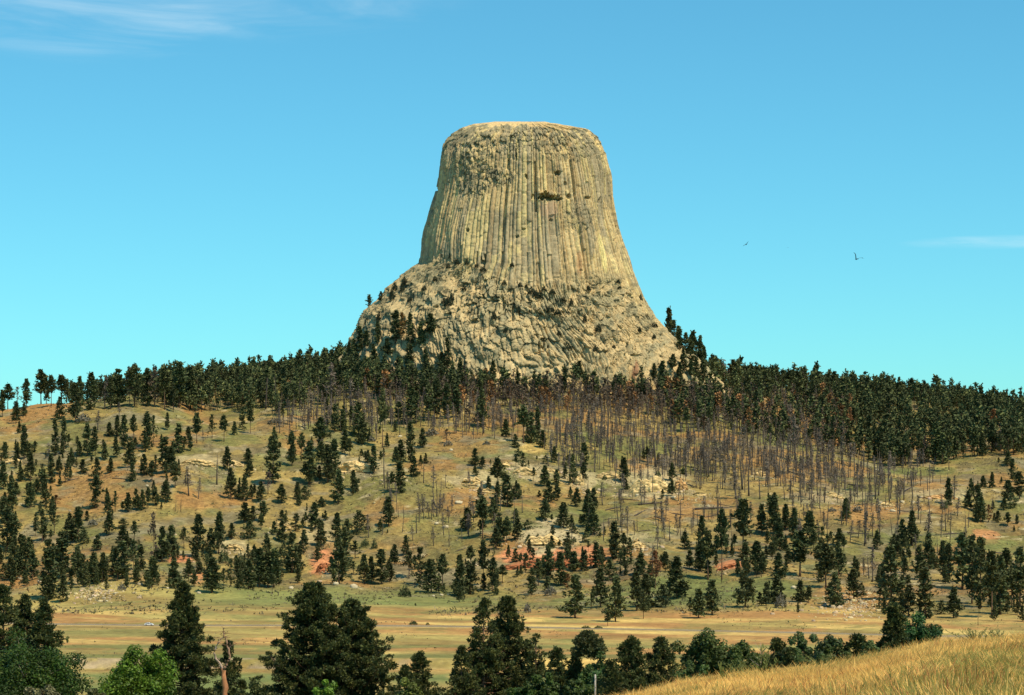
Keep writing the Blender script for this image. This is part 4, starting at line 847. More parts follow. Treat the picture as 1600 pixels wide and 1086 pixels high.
SH_LIST = [(632, 933, 20, 17, 2, 'round dark shrub standing alone at the meadow edge below the pines'), (612, 1001, 8, 8, 2, 'tiny conical dark bush alone in the middle of the meadow'), (646, 977, 13, 7, 0, 'low round bush on the far verge of the valley road'), (668, 977, 6, 4, 0, 'tiny bush beside the low round bush on the road verge'),
           (915, 983, 16, 5, 0, 'low dark hedge clump on the road verge, longer one'), (935, 983, 14, 5, 0, 'low dark hedge clump on the road verge, shorter one'), (824, 958, 12, 14, 1, 'grey leafless bush on the grass under the hillside'),
           (430, 662, 22, 9, 1, ''), (130, 660, 26, 12, 1, ''), (95, 690, 26, 8, 1, ''), (675, 680, 22, 9, 1, ''), (760, 695, 12, 6, 1, ''), (700, 697, 14, 8, 1, ''), (900, 747, 10, 8, 0, ''), (1028, 745, 10, 9, 0, ''), (945, 750, 8, 7, 0, ''), (1485, 675, 12, 8, 0, ''), (1475, 795, 12, 9, 0, ''), (145, 822, 16, 10, 1, ''), (210, 860, 14, 10, 1, ''), (100, 915, 12, 8, 1, ''), (190, 922, 14, 9, 1, ''), (570, 855, 14, 12, 0, ''), (585, 858, 10, 14, 0, ''), (350, 880, 18, 20, 0, ''), (375, 890, 16, 24, 0, ''), (1220, 950, 20, 20, 1, ''), (860, 930, 18, 14, 1, ''), (1480, 790, 14, 9, 2, ''), (827, 847, 12, 10, 0, ''), (840, 842, 8, 7, 2, ''), (862, 857, 9, 10, 2, ''), (887, 853, 14, 14, 0, ''), (897, 848, 8, 8, 2, ''), (1340, 800, 16, 8, 1, ''), (1300, 800, 14, 7, 1, ''), (500, 690, 12, 8, 1, ''), (540, 680, 14, 7, 1, ''), (580, 690, 14, 8, 1, '')]
R_LIST = [(823, 452, 7, 10), (829, 460, 8, 9), (842, 468, 12, 10), (838, 465, 9, 11), (863, 460, 8, 8), (880, 472, 8, 7), (893, 477, 6, 9), (905, 478, 5, 10), (860, 488, 10, 9), (872, 493, 10, 8), (914, 505, 5, 14), (935, 520, 8, 12), (964, 443, 8, 6), (968, 452, 5, 5), (703, 405, 5, 9), (700, 420, 6, 7), (714, 415, 6, 10), (730, 415, 6, 11), (632, 447, 7, 13), (617, 455, 7, 14), (629, 455, 6, 12), (612, 470, 6, 18), (663, 455, 7, 8), (695, 475, 6, 8), (700, 480, 10, 14), (706, 472, 7, 12), (755, 425, 8, 8), (745, 420, 6, 8), (800, 418, 6, 7), (788, 446, 7, 8), (772, 500, 7, 12), (790, 520, 7, 8), (810, 490, 5, 10), (1001, 478, 6, 16), (1010, 500, 8, 9), (1022, 512, 9, 7), (1000, 520, 5, 8), (1022, 530, 5, 7), (886, 547, 14, 10), (873, 525, 6, 7), (960, 545, 5, 6), (640, 472, 7, 8), (655, 500, 6, 9), (573, 508, 6, 10), (592, 503, 6, 14), (930, 550, 6, 9), (680, 440, 6, 8), (725, 455, 6, 9), (718, 448, 6, 8), (812, 450, 5, 8), (850, 455, 6, 7), (920, 455, 6, 8)]
shrubs = []
for i, (px, b, w, h, k, lab) in enumerate(SH_LIST):
    p = at(px, b); s = p[1] / F; o = obj('shrub', SHM[k + 3 * (i % 2)]); o.location = p; o.scale = (w * s / 2, w * s / 2, h * s); o.rotation_euler = (0, 0, rr.random() * 6)
    if lab: tag(o, lab, 'shrub', 'shrubs in the valley')
    else: shrubs.append([o, px, b, w, ('dark green', 'grey twiggy', 'dark')[k]])
RSM = [brush_mesh(850 + i, 1, 1.1, 220, C3(.032, .042, .022), 'rock_shrub') for i in range(3)]
rsh = []
for i, (px, b, w, h) in enumerate(R_LIST):
    p = on_tower(px, b); s = p[1] / F; o = obj('rock_shrub', RSM[i % 3]); o.location = p; o.scale = (w * s * .62, w * s * .62, h * s * 1.1); o.rotation_euler = (0, 0, rr.random() * 6)
    rsh.append([o, px, b, w, h])
# ground cover: tufts of grass and low brush on the slope
m = MB(); r = np.random.default_rng(70); n = 0; VV = []; CC = []
ub = r.uniform(-250, 1850, 31000); db = np.concatenate([r.uniform(1230, 2250, 25000), r.uniform(840, 1260, 6000)]); xb = (ub - 800) / F * db; zb_ = H(xb, db)
kp = fbm(xb / 30, db / 40, 3, 171) > np.where(db < 1230, .60, .47); xb, db, zb_ = xb[kp], db[kp], zb_[kp]; n = len(xb)
base = np.stack([xb, db, zb_], -1)[:, None] + np.concatenate([r.normal(0, .5, (n, 4, 2)), r.uniform(.05, .35, (n, 4, 1))], -1); base = base.reshape(-1, 3); s = r.uniform(.3, .95, (len(base), 1)) * np.where(np.repeat(db, 4) < 1230, .5, 1)[:, None]
d1 = r.normal(0, 1, base.shape) * .6 + (0, 0, .4); d2 = r.normal(0, 1, base.shape) * .5
v = np.stack([base - d1 * s * .5 - d2 * s * .5, base - d1 * s * .5 + d2 * s * .5, base + d1 * s + d2 * s * .4, base + d1 * s - d2 * s * .4], 1).reshape(-1, 3)
pal = np.array([(.10, .105, .045), (.16, .145, .07), (.22, .18, .10), (.14, .11, .07)]); tc_ = np.repeat(pal[r.integers(0, 4, n)] * r.uniform(.7, 1.2, (n, 1)), 16, 0)
tag(obj('low_brush', build_mesh('low_brush', v, np.arange(len(v)).reshape(-1, 4), tc_, M_forest)), 'low dry brush and tussocks speckling the hillside', 'brush', kind='stuff')
# ------------------------------------------------------------------ trees in the hollow below the camera
def fg_pine(seed, Hh, W, cb, n1, ntuft, tl=.42, base=C3(.050, .055, .020), shape=1.0, thin_top=0.0, bark=BARK, puff=1.0):
    """ponderosa: limbs in loose whorls, each ending in puffs of needle tufts; returns (crown mesh builder arrays, trunk MB)"""
    r = np.random.default_rng(seed)
    tm, path = trunk_mb(Hh, .018 * Hh, bark, 8, .006, seed=seed, top=.985)
    t = np.sort(r.random(n1)) ** .95
    prof = ((1 - t) ** (1.12 * shape) * (.62 + .38 * np.minimum(1, t / .18))) + .03
    L = W / 2 * prof * r.uniform(.55, 1.18, n1); az = np.cumsum(r.uniform(1.6, 3.0, n1)); zb = Hh * (cb + (1 - cb) * t * .985)
    P_ = []; Q = []; S_ = []
    for i in range(n1):
        d = np.array((math.cos(az[i]), math.sin(az[i]), 0)); up = r.uniform(.0, .30) + .35 * t[i] ** 3
        b0 = np.array((np.interp(zb[i], path[:, 2], path[:, 0]), np.interp(zb[i], path[:, 2], path[:, 1]), zb[i]))
        mid = b0 + d * L[i] * .55 + (0, 0, L[i] * .55 * up * .5); end = b0 + d * L[i] + (0, 0, L[i] * up + .12 * L[i])
        v, f = tube([b0, mid, end], [.05 + .014 * L[i], .03 + .008 * L[i], .012], 4); tm.add(v, f, bark * .8)
        npf = max(1, int(round(1 + L[i] * 1.15 * puff)))
        for k in range(npf):
            q = 1 - .72 * (k / max(npf, 1)) * r.uniform(.7, 1.15); c0 = b0 + (end - b0) * max(q, .12) + r.normal(0, .16 * L[i] * .35 + .14, 3) * (1, 1, .55)
            P_.append(c0); Q.append(d); S_.append(r.uniform(.26, .48) * (.7 + .3 * min(1, L[i] / 2)))
    for k in range(5): P_.append(np.array((path[-1, 0], path[-1, 1], Hh * (.99 - .012 * k))) + r.normal(0, .08, 3)); Q.append(np.array((0, 0, 1.))); S_.append(.28)
    P_ = np.array(P_); Q = np.array(Q); S_ = np.array(S_); n = len(P_)
    if thin_top:
        keep = (P_[:, 2] < Hh * (1 - thin_top)) | (r.random(n) < .42); P_, Q, S_ = P_[keep], Q[keep], S_[keep]; n = len(P_)
    c = np.repeat(P_, ntuft, 0); s = np.repeat(S_, ntuft); o = np.repeat(Q, ntuft, 0); m = len(c)
    off = r.normal(0, 1, (m, 3)); off /= np.linalg.norm(off, axis=1, keepdims=True); off *= (r.random((m, 1)) ** .5) * s[:, None] * (1.25, 1.25, .8)
    ctr = c + off; od = off / (s[:, None] + 1e-6) * .8 + o * .45 + (0, 0, .55)
    nb = 7; C_ = np.repeat(ctr, nb, 0); d1 = np.repeat(od, nb, 0) + r.normal(0, .75, (m * nb, 3)); d1 /= np.linalg.norm(d1, axis=1, keepdims=True)
    d2 = np.cross(d1, r.normal(0, 1, d1.shape)); d2 /= np.linalg.norm(d2, axis=1, keepdims=True); l = tl * r.uniform(.6, 1.1, (m * nb, 1))
    v = np.stack([C_ - d2 * l * .07, C_ + d1 * l * .6 + d2 * l * .16, C_ + d1 * l, C_ + d1 * l * .6 - d2 * l * .16], 1).reshape(-1, 3)
    pt = np.repeat(r.uniform(.65, 1.35, n), ntuft * nb * 4); tt = np.repeat(r.uniform(.75, 1.3, m), nb * 4)
    col = base * (pt * tt)[:, None]; col = col + (np.repeat(r.random(m) < .34, nb * 4)[:, None]) * C3(.065, .055, .010)  # a random share of tufts coloured brighter as painted sunlit highlights
    return v, np.arange(len(v)).reshape(-1, 4), col, tm
def fg_leafy(seed, Hh, W, ch, nblob, base, ls=.22, nleaf=150, bark=C3(.22, .18, .13)):
    """broadleaf: forked limbs carrying leaf clusters; ch is the height of the crown"""
    r = np.random.default_rng(seed); m = MB(); v, f = tube([(0, 0, -.5), (.1, 0, Hh * .3), (0, .1, Hh * .6), (0, 0, Hh * .85)], [.03 * W + .06, .026 * W + .05, .016 * W + .03, .02], 7); m.add(v, f, bark)
    u = r.normal(0, 1, (nblob, 3)); u /= np.linalg.norm(u, axis=1, keepdims=True); rad = r.uniform(.35, 1.0, nblob) ** .6
    lump = r.uniform(.8, 1.22, nblob) * (1 + .22 * np.sin(3 * np.arctan2(u[:, 1], u[:, 0]) + seed) + .16 * np.sin(5 * u[:, 2] + seed))
    ct = u * (rad * lump)[:, None] * (W / 2 * .88, W / 2 * .88, ch / 2 * .92) + (0, 0, Hh - ch / 2)
    for i in range(0, nblob, 3):
        st = np.array((0, 0, Hh - ch * .95 + .55 * (ct[i, 2] - (Hh - ch)))); st[2] = min(st[2], ct[i, 2]); v, f = tube([st, (st + ct[i]) / 2 + (0, 0, .15), ct[i]], [.012 * W + .02, .01 * W, .012], 4); m.add(v, f, bark)
    sz = r.uniform(.09, .15, nblob) * (W * .5 + ch * .5)
    c = np.repeat(ct, nleaf, 0); k = len(c); g = r.normal(0, 1, (k, 3)); g /= np.linalg.norm(g, axis=1, keepdims=True); g *= (r.random((k, 1)) ** .4); c = c + g * np.repeat(sz, nleaf)[:, None]
    n_ = g + (0, 0, .5) + r.normal(0, .6, (k, 3)); n_ /= np.linalg.norm(n_, axis=1, keepdims=True); d1 = np.cross(n_, r.normal(0, 1, (k, 3))); d1 /= np.linalg.norm(d1, axis=1, keepdims=True); d2 = np.cross(n_, d1); l = ls * r.uniform(.55, 1.1, (k, 1))
    v = np.stack([c - d1 * l * .5, c + d2 * l * .34, c + d1 * l * .55, c - d2 * l * .34], 1).reshape(-1, 3)
    tone = np.repeat(r.uniform(.6, 1.35, nblob), nleaf) * r.uniform(.75, 1.3, k); col = np.repeat(base * tone[:, None] + (r.random((k, 1)) < .12) * C3(.05, .05, .005), 4, 0)
    return v, np.arange(4 * k).reshape(-1, 4), col, m
def ground(px, d): x = (px - 800) / F * d; return np.array((x, d, float(H(x, d))))
FGP = [  # px, top row, distance, crown width m, crown base, limbs, tufts, shape, thin top, label
    (4, 914, 300, 9.5, .12, 120, 11, .85, 0, 'dark pine cut by the left edge with a single pointed top'),
    (40, 931, 306, 9.5, .12, 130, 11, .8, 0, 'dark pine at the lower left between the edge pine and the broad sloping one'),
    (70, 938, 297, 9.0, .10, 130, 11, .85, 0, 'dark pine with a long sloping right side above the dark green broadleaf'),
    (286, 909, 300, 11.8, .06, 210, 13, .95, 0, 'tall dark conical pine with a pointed top behind the bright green tree'),
    (358, 1002, 330, 4.6, .10, 70, 9, .8, 0, 'small dark pine half hidden behind the forked dead tree'),
    (378, 1064, 320, 4.0, .10, 50, 9, .8, 0, 'low dark pine tip right of the forked dead tree'),
    (490, 911, 300, 14.5, .08, 230, 14, .72, 0, 'broad dark pine with the higher of two rounded tops in the foreground clump'),
    (552, 937, 302, 12.5, .08, 210, 14, .68, 0, 'broad dark pine with the lower of two rounded tops in the foreground clump'),
    (655, 1020, 300, 7.5, .08, 90, 11, .8, 0, 'short dark pine between the broad pine clump and the thin topped pine'),
    (632, 1040, 292, 5.5, .08, 70, 10, .8, 0, 'low dark pine tucked against the right foot of the broad pine clump'),
    (757, 936, 300, 9.5, .08, 150, 12, .85, .28, 'olive pine with a thin top and bare pale upper trunk'),
    (794, 933, 305, 10.5, .08, 170, 12, .8, 0, 'olive pine just right of the thin topped one with upturned side limbs'),
    (722, 1010, 296, 6.5, .08, 80, 10, .8, 0, 'low olive pine at the left foot of the thin topped pine'),
    (838, 992, 298, 4.5, .10, 60, 9, .8, .2, 'slender olive pine beside the upturned side limbs'),
    (870, 1013, 280, 6.5, .08, 90, 11, .8, 0, 'dark spreading pine left of the leaning umbrella pine'),
    (898, 1020, 276, 5.5, .08, 80, 11, .8, 0, 'low dark pine directly below the leaning umbrella pine'),
    (985, 997, 250, 8.0, .08, 150, 12, .72, 0, 'bushy dark pine with a notched crown left of its round topped neighbour'),
    (1034, 997, 252, 6.5, .08, 120, 12, .68, 0, 'round topped dark pine leaning over the edge of the golden knoll'),
    (955, 1030, 246, 5.5, .08, 80, 11, .8, 0, 'low brownish pine just right of the pale fence post'),
    (1214, 999, 200, 4.4, .10, 90, 11, .75, 0, 'small very dark pine between the cottonwood and the slim aspen'),
    (1232, 1016, 196, 2.8, .10, 50, 10, .8, 0, 'tiny dark pine touching the small very dark one'),
    (1340, 993, 180, 3.6, .10, 80, 11, .7, 0, 'low rounded dark pine left of the pine on the knoll edge'),
    (1396, 943, 190, 6.0, .08, 170, 12, .85, 0, 'dark pine with a knobbly tip standing on the knoll edge beside a green bush')]
pinemeshes = 0
for i, (px, tr_, d, Wd, cb, n1, nt_, shp, tt, lab) in enumerate(FGP):
    g = ground(px, d); Hh = (HZ - tr_) / F * d - g[2]
    v, f, col, tm = fg_pine(900 + i, Hh, Wd * 1.42, max(cb, 1 - 1.75 * Wd * 1.6 / Hh), int(n1 * 1.25), nt_, shape=shp, thin_top=tt, base=C3(.060, .074, .024) if 'olive' in lab else C3(.052, .068, .022), tl=.46 if d > 260 else .34, bark=C3(.34, .19, .11) if tt > .25 else BARK)
    e_ = empty('foreground_pine', g, rr.random() * 6); obj('crown', build_mesh('crown', v, f, col, M_needle_fg), e_); tm.obj('trunk', M_bark, e_, True)
    tag(e_, lab, 'pine tree', 'pines in the hollow below the knoll')
FGL = [  # px, top row, d, width m, crown height m, blobs, colour, label
    (42, 1000, 270, 12.5, 11, 190, C3(.036, .080, .016), 'dark green broadleaf tree filling the lower left corner'),
    (216, 1021, 255, 8.8, 8, 150, C3(.085, .165, .02), 'bright yellow green round broadleaf tree below the conical pine'),
    (505, 1062, 250, 4.0, 4, 30, C3(.11, .22, .03), 'small bright green leafy top at the foot of the broad pine clump'),
    (640, 1066, 262, 4.5, 4, 30, C3(.13, .17, .05), 'pale green shrub top at the foot of the short dark pine'),
    (1102, 986, 240, 5.2, 8, 90, C3(.068, .10, .034), 'tall grey green cottonwood with a rounded top by the meadow'),
    (1148, 1003, 238, 6.6, 6.5, 95, C3(.06, .095, .03), 'wider lower cottonwood leaning right beside the tall grey green one'),
    (1256, 984, 200, 2.3, 5, 44, C3(.06, .10, .045), 'slim upright aspen standing above the knoll line'),
    (1241, 1006, 199, 3.0, 4, 44, C3(.055, .10, .04), 'small rounded aspen at the left of the slim upright one'),
    (1082, 1040, 215, 4.2, 3.5, 34, C3(.07, .12, .04), 'low green bush between the round topped pine and the cottonwood'),
    (1302, 1001, 180, 4.0, 3.6, 54, C3(.055, .09, .038), 'spreading grey green bush left of the low rounded pine'),
    (1278, 1022, 172, 2.2, 2.6, 30, C3(.05, .09, .035), 'tiny green bush at the knoll edge left of the spreading grey green bush'),
    (1433, 962, 196, 4.2, 4.5, 70, C3(.035, .10, .035), 'round fresh green bush behind the knobbly tipped pine'),
    (1362, 1000, 172, 2.2, 2.6, 26, C3(.08, .12, .05), 'low grey green bush squeezed between two dark pines at the knoll edge'),
    (925, 1028, 272, 5.0, 5, 44, C3(.065, .125, .045), 'mid green broadleaf under the leaning umbrella pine'),
    (948, 1034, 262, 4.5, 5, 40, C3(.05, .11, .045), 'bluish green broadleaf beside the bushy notched pine'),
    (850, 1060, 262, 5, 4, 40, C3(.06, .11, .03), 'green shrub at the bottom edge below the dark spreading pine'),
    (905, 1066, 255, 4.5, 4, 36, C3(.05, .09, .03), 'dark green shrub at the bottom edge left of the pale fence post'),
    (815, 1070, 262, 4, 4, 34, C3(.065, .13, .035), 'fresh green shrub at the bottom edge right of the olive pines'),
    (60, 1073, 235, 5, 3, 36, C3(.16, .17, .11), 'grey green brush in front of the lower left corner tree'),
    (145, 1076, 240, 2.6, 2.5, 20, C3(.09, .11, .05), 'small dark bush tip left of the bright green tree')]
for i, (px, tr_, d, Wd, ch, nb_, col0, lab) in enumerate(FGL):
    g = ground(px, d); Hh = (HZ - tr_) / F * d - g[2]
    col0 = col0 * (1.12, 1.0, .7); v, f, col, tm = fg_leafy(1000 + i, Hh, Wd, min(ch, Hh * .9), nb_, col0, .36 if d > 225 else .27, 190)
    e_ = empty('leafy_tree', g); obj('crown', build_mesh('crown', v, f, col, M_leaf), e_); tm.obj('trunk', M_bark, e_, True)
    tag(e_, lab, 'broadleaf tree', 'broadleaf trees and bushes in the hollow')
# the leaning umbrella pine
def fgpt(px, row, d): return P(px, row, d)
g = ground(948, 274); e_ = empty('umbrella_pine', g)
tm = MB(); pth = [g - g, fgpt(945, 1045, 274) - g, fgpt(936, 1028, 274) - g, fgpt(926, 1021, 274) - g, fgpt(910, 1018, 273) - g]
v, f = tube(pth, [.22, .15, .12, .09, .05], 6); tm.add(v, f, BARK); tm.obj('trunk', M_bark, e_, True)
r = np.random.default_rng(77); mm = MB()
for (px, row, w) in ((905, 1010, 1.0), (914, 1003, 1.1), (921, 1001, 1.0), (919, 1011, .9), (930, 1012, .9), (929, 1005, .7), (936, 1015, .8), (907, 1018, .6), (926, 1020, .7)):
    v, f, c_, t_ = fg_pine(1100 + px, 1.7 * w, 2.3 * w, .2, 16, 7, shape=.6, base=C3(.075, .085, .035))
    mm.add(v + (fgpt(px, row + 6, 273.5) - g) - (0, 0, .4), f, c_)
mm.obj('crown', M_needle_fg, e_); tag(e_, 'umbrella shaped pine crown on a bent leaning trunk above the hollow', 'pine tree', 'pines in the hollow below the knoll')
# forked dead tree
g = ground(351, 285); e_ = empty('forked_dead_tree', g); D_ = 285
rs_ = np.random.default_rng(12)
def gnarl(pts, r0, r1, col, seed, twigs=0, k=7):
    """a crooked limb through photograph points, with stub twigs"""
    q = np.array([P(a, b, D_) - g for a, b in pts]); t = np.linspace(0, 1, len(q)); n = len(q) * 3; tt = np.linspace(0, 1, n)
    p = np.stack([np.interp(tt, t, q[:, i]) for i in range(3)], -1) + rs_.normal(0, .05, (n, 3)) * np.minimum(1, tt * 4)[:, None]; p[:, 1] += np.cumsum(rs_.normal(0, .05, n))
    m = MB(); v, f = tube(p, (r0 + (r1 - r0) * tt) * rs_.uniform(.82, 1.2, n), k); m.add(v, f, col)
    for i in range(twigs):
        b = p[rs_.integers(n // 3, n)]; d = rs_.normal(0, 1, 3); d /= np.linalg.norm(d); d[2] = abs(d[2]) * .6; L = rs_.uniform(.3, 1.1)
        v, f = tube([b, b + d * L * .5 + rs_.normal(0, .06, 3), b + d * L], [.035, .025, .008], 4); m.add(v, f, col * rs_.uniform(.5, .9))
    return m
gnarl([(353, 1125), (352, 1085), (350, 1060), (348, 1044)], .42, .24, C3(.50, .22, .10), 1, 8, 9).obj('trunk', M_bark, e_, True)
gnarl([(348, 1046), (343, 1036), (336, 1027), (335, 1020), (338, 1010), (342, 1002), (347, 996)], .17, .04, C3(.46, .33, .24), 2, 14).obj('branch', M_bark, e_, True)
gnarl([(349, 1046), (354, 1038), (359, 1028), (358, 1018), (355, 1008), (352, 998), (350, 990), (349, 981)], .19, .05, C3(.36, .21, .13), 3, 34).obj('branch', M_bark, e_, True)
gnarl([(357, 1013), (363, 1009), (369, 1006)], .06, .015, C3(.24, .16, .11), 4, 5).obj('branch', M_bark, e_, True)
tag(e_, 'ragged forked dead tree with bleached limbs and reddish bark right of the conical pine', 'dead tree')
g = ground(1187, 205); bt = MB(); rb_ = np.random.default_rng(5)
top_ = (HZ - 1004) / F * 205 - g[2]; v, f = tube([(0, 0, 0), (.2, 0, top_ * .5), (.1, 0, top_)], [.12, .07, .015], 5); bt.add(v, f, C3(.30, .24, .20))
for k in range(16):
    z = top_ - rb_.uniform(.1, 3.2); a = rb_.random() * 6.28; L = rb_.uniform(.4, 1.3); v, f = tube([(.12, 0, z), (.12 + L * math.cos(a), L * math.sin(a), z + L * .7)], [.03, .008], 4); bt.add(v, f, C3(.30, .24, .20))
o = bt.obj('bare_sapling', M_bark); o.location = g; tag(o, 'bare leafless sapling left of the small very dark pine', 'dead tree')

# ------------------------------------------------------------------ knoll grass
r = np.random.default_rng(90)
def blades(n, ulo, uhi, dlo, dhi):
    d = np.sqrt(r.uniform(dlo ** 2, dhi ** 2, n)); u = r.uniform(ulo, uhi, n); x = (u - 800) / F * d
    return x, d
x1, y1 = blades(230000, 830, 1760, 22, 82); x2, y2 = blades(24000, 780, 1760, 80, 120); x3, y3 = blades(40000, 300, 3600, 12, 84)
xg = np.concatenate([x1, x2, x3]); yg = np.concatenate([y1, y2, y3]); zg = H(xg, yg); ug = 800 + F * xg / yg; rg = HZ - F * zg / yg; n = len(xg)
n1_ = fbm(xg / 3.2, yg / 6, 4, 401); n2_ = fbm(xg / 1.6, yg / 3.2, 3, 403)
gr = np.clip(ss(.50, .62, n1_) * .65 + .95 * ss(1400, 1580, ug + 120 * (n1_ - .5)) * ss(1008, 1040, rg) + .9 * ss(76, 90, yg) * ss(.35, .5, n2_) + .3 * ss(1300, 1420, ug) * ss(1050, 1080, rg), 0, 1)
isg = r.random(n) < gr * .62; isr = (r.random(n) < ss(.52, .66, n2_) * (.25 + .5 * ss(1400, 1600, ug)))
pal = np.stack([C3(.90, .59, .18) + 0 * xg[:, None], C3(.33, .31, .085) + 0 * xg[:, None], C3(.50, .23, .085) + 0 * xg[:, None]], 0)
cg = np.where(isg[:, None], pal[1], np.where(isr[:, None], pal[2], pal[0])) * r.uniform(.72, 1.25, (n, 1)) * (1, r.uniform(.93, 1.05), 1)
hg = (.06 + .16 * r.random(n) ** 1.6) * (.7 + .6 * n1_) * np.where(yg > 78, 1.1, 1) * (1 + .9 * (r.random(n) < .05)); wg = r.uniform(.005, .010, n) * np.where(yg > 60, 1.25, 1)
a = r.random(n) * 3.14; la = 6.28 * 1.5 * fbm(xg / 1.3, yg / 2.2, 3, 405) + r.normal(0, .7, n); ln = (.15 + 1.1 * vn(xg / .9, yg / 1.6, 407)) * r.uniform(.5, 1.1, n) * hg
wx = np.cos(a) * wg; wy = np.sin(a) * wg; lx = np.cos(la) * ln + .08 * hg; ly = np.sin(la) * ln; zg = zg - .03
b0 = np.stack([xg, yg, zg], -1); wv = np.stack([wx, wy, 0 * wx], -1); m1_ = b0 + np.stack([lx * .35, ly * .35, hg * .6], -1); t1_ = b0 + np.stack([lx, ly, hg], -1)
V5 = np.stack([b0 - wv, b0 + wv, m1_ + wv * .8, m1_ - wv * .8, t1_], 1).reshape(-1, 3); i5 = np.arange(n)[:, None] * 5
o = obj('dry_grass', build_mesh('dry_grass', V5, [i5 + np.array((0, 1, 2, 3)), i5 + np.array((3, 2, 4))], np.repeat(cg, 5, 0), M_grass))
tag(o, 'tall dry golden grass with green and rusty blades covering the near knoll', 'grass', kind='stuff')
def weed(px, row, d, h, w, nst, lab, col):
    g = ground(px, d); m = MB(); q = np.random.default_rng(int(px))
    for k in range(nst):
        b = np.array((0, 0, -.06)); L = h * q.uniform(.6, 1.1); e2 = b + np.array((q.normal(0, w), q.normal(0, w), 0)) + np.array((q.normal(0, .12) * L, q.normal(0, .12) * L, L)); v, f = tube([b, (b + e2) / 2, e2], [.014, .012, .005], 4); m.add(v, f, col * q.uniform(.8, 1.2))
        for j in range(9):
            t = q.uniform(.25, 1); c = b + (e2 - b) * t; a = q.random() * 6.28; l = .16 * h * q.uniform(.6, 1.2); s = np.array((math.cos(a), math.sin(a), .9)); sd = np.array((-math.sin(a), math.cos(a), 0)) * l * .18
            m.add([c - sd * .4, c + s * l * .5 + sd, c + s * l, c + s * l * .5 - sd], [(0, 1, 2, 3)], col * q.uniform(.7, 1.3))
    o = m.obj('weed_clump', M_grass); o.location = g; tag(o, lab, 'weeds', 'weed clumps on the knoll')
weed(1192, 1060, 66, .9, .22, 16, 'clump of tall green weeds on the crest below the small very dark pine', C3(.14, .17, .05))
weed(1525, 1004, 76, .55, .42, 34, 'broad clump of grey green weeds along the knoll crest near the right edge', C3(.13, .17, .06))
weed(1560, 1004, 78, .5, .32, 22, 'smaller clump of grey green weeds nearest the right edge of the knoll crest', C3(.13, .16, .06))
weed(1130, 1080, 58, .6, .12, 8, 'short green weed tuft low on the knoll below the cottonwoods', C3(.2, .22, .06))
weed(1290, 1044, 80, .6, .5, 30, 'ragged green weeds along the crest below the spreading grey green bush', C3(.16, .18, .06))
weed(1160, 1056, 78, .6, .5, 30, 'ragged green weeds along the crest below the wider cottonwood', C3(.17, .19, .06))
g = ground(930, 66); top_ = (HZ - 1054) / F * 66 - g[2]; m = MB(); v, f = tube([(0, 0, -.3), (0, 0, top_ - .02), (0, 0, top_)], [.028, .028, .022], 8); m.add(v, f, C3(.62, .58, .50))
for k in range(3): v, f = tube([(0, -.03, top_ - .12 - .25 * k), (0, -.045, top_ - .12 - .25 * k)], [.02, .02], 5); m.add(v, f, C3(.3, .28, .25))
o = m.obj('fence_post', M_bark); o.location = g; tag(o, 'thin pale fence post standing in front of the dark pines left of the knoll', 'fence post')

# ------------------------------------------------------------------ the white car on the road
M_white = mat_plain('white_car_paint', (.80, .80, .79), .3, spec=.5); M_glass = mat_plain('dark_car_glass', (.02, .025, .03), .08, spec=.6); M_rub = mat_plain('tyre_rubber', (.02, .02, .02), .8); M_steel = mat_plain('wheel_steel', (.5, .5, .52), .35, .8); M_lamp = mat_plain('lamp_lens', (.7, .68, .6), .2); M_red = mat_plain('tail_lens', (.35, .02, .02), .25); M_black = mat_plain('bird_feathers', (.012, .012, .014), .6)
k_ = int(np.argmin(np.abs(pu - 234))); cp = np.array((xc[k_], yc[k_] - 2.0, 0)); cp[2] = float(H(cp[0], cp[1])) + .47
dirc = math.atan2(yc[k_ + 2] - yc[k_ - 2], xc[k_ + 2] - xc[k_ - 2]); car = empty('white_car', cp, dirc); tag(car, 'small white car driving along the valley road left of the conical pine', 'car')
def loft(prof, ys, name, mat, par, inset=None):
    """side outline carried across the width, pulled in at the flanks"""
    prof = np.array(prof, float); n = len(prof); vs = []
    for y, k in ys:
        c = prof.mean(0); q = c + (prof - c) * k; vs.append(np.stack([q[:, 0], np.full(n, y), q[:, 1]], -1))
    f = [(a * n + i, a * n + (i + 1) % n, (a + 1) * n + (i + 1) % n, (a + 1) * n + i) for a in range(len(ys) - 1) for i in range(n)]
    me = bpy.data.meshes.new(name); V_ = np.concatenate(vs); me.from_pydata(V_.tolist(), [], f + [tuple(range(n))[::-1], tuple((len(ys) - 1) * n + i for i in range(n))]); me.materials.append(mat); me.update()
    return obj(name, me, par)
W2 = .88
def arch(cx): return [(cx + .40 * math.cos(t), .30 + .40 * math.sin(t)) for t in np.linspace(0, math.pi, 9)]
lower = [(-2.28, .32), (-2.33, .55), (-2.28, .95), (-2.0, 1.0), (0.95, .98), (1.75, .90), (2.22, .74), (2.30, .52), (2.26, .30)] + arch(1.38) + arch(-1.42)
loft(lower, [(-W2, .97), (-W2 + .06, 1), (W2 - .06, 1), (W2, .97)], 'body', M_white, car)
cab = [(-1.95, .99), (-1.55, 1.40), (-1.1, 1.47), (.05, 1.47), (.40, 1.38), (1.10, .97)]; cabin = loft(cab, [(-.76, .94), (-.66, 1.0), (.66, 1.0), (.76, .94)], 'cabin', M_white, car)
for sy in (-1, 1):
    for q in ([(-1.62, 1.04), (-1.42, 1.36), (-.85, 1.41), (-.80, 1.04)], [(-.70, 1.04), (-.75, 1.41), (.0, 1.41), (.28, 1.33), (.78, 1.02)]): loft(q, sorted([(sy * .745, 1), (sy * .778, 1)]), 'side_window', M_glass, cabin)
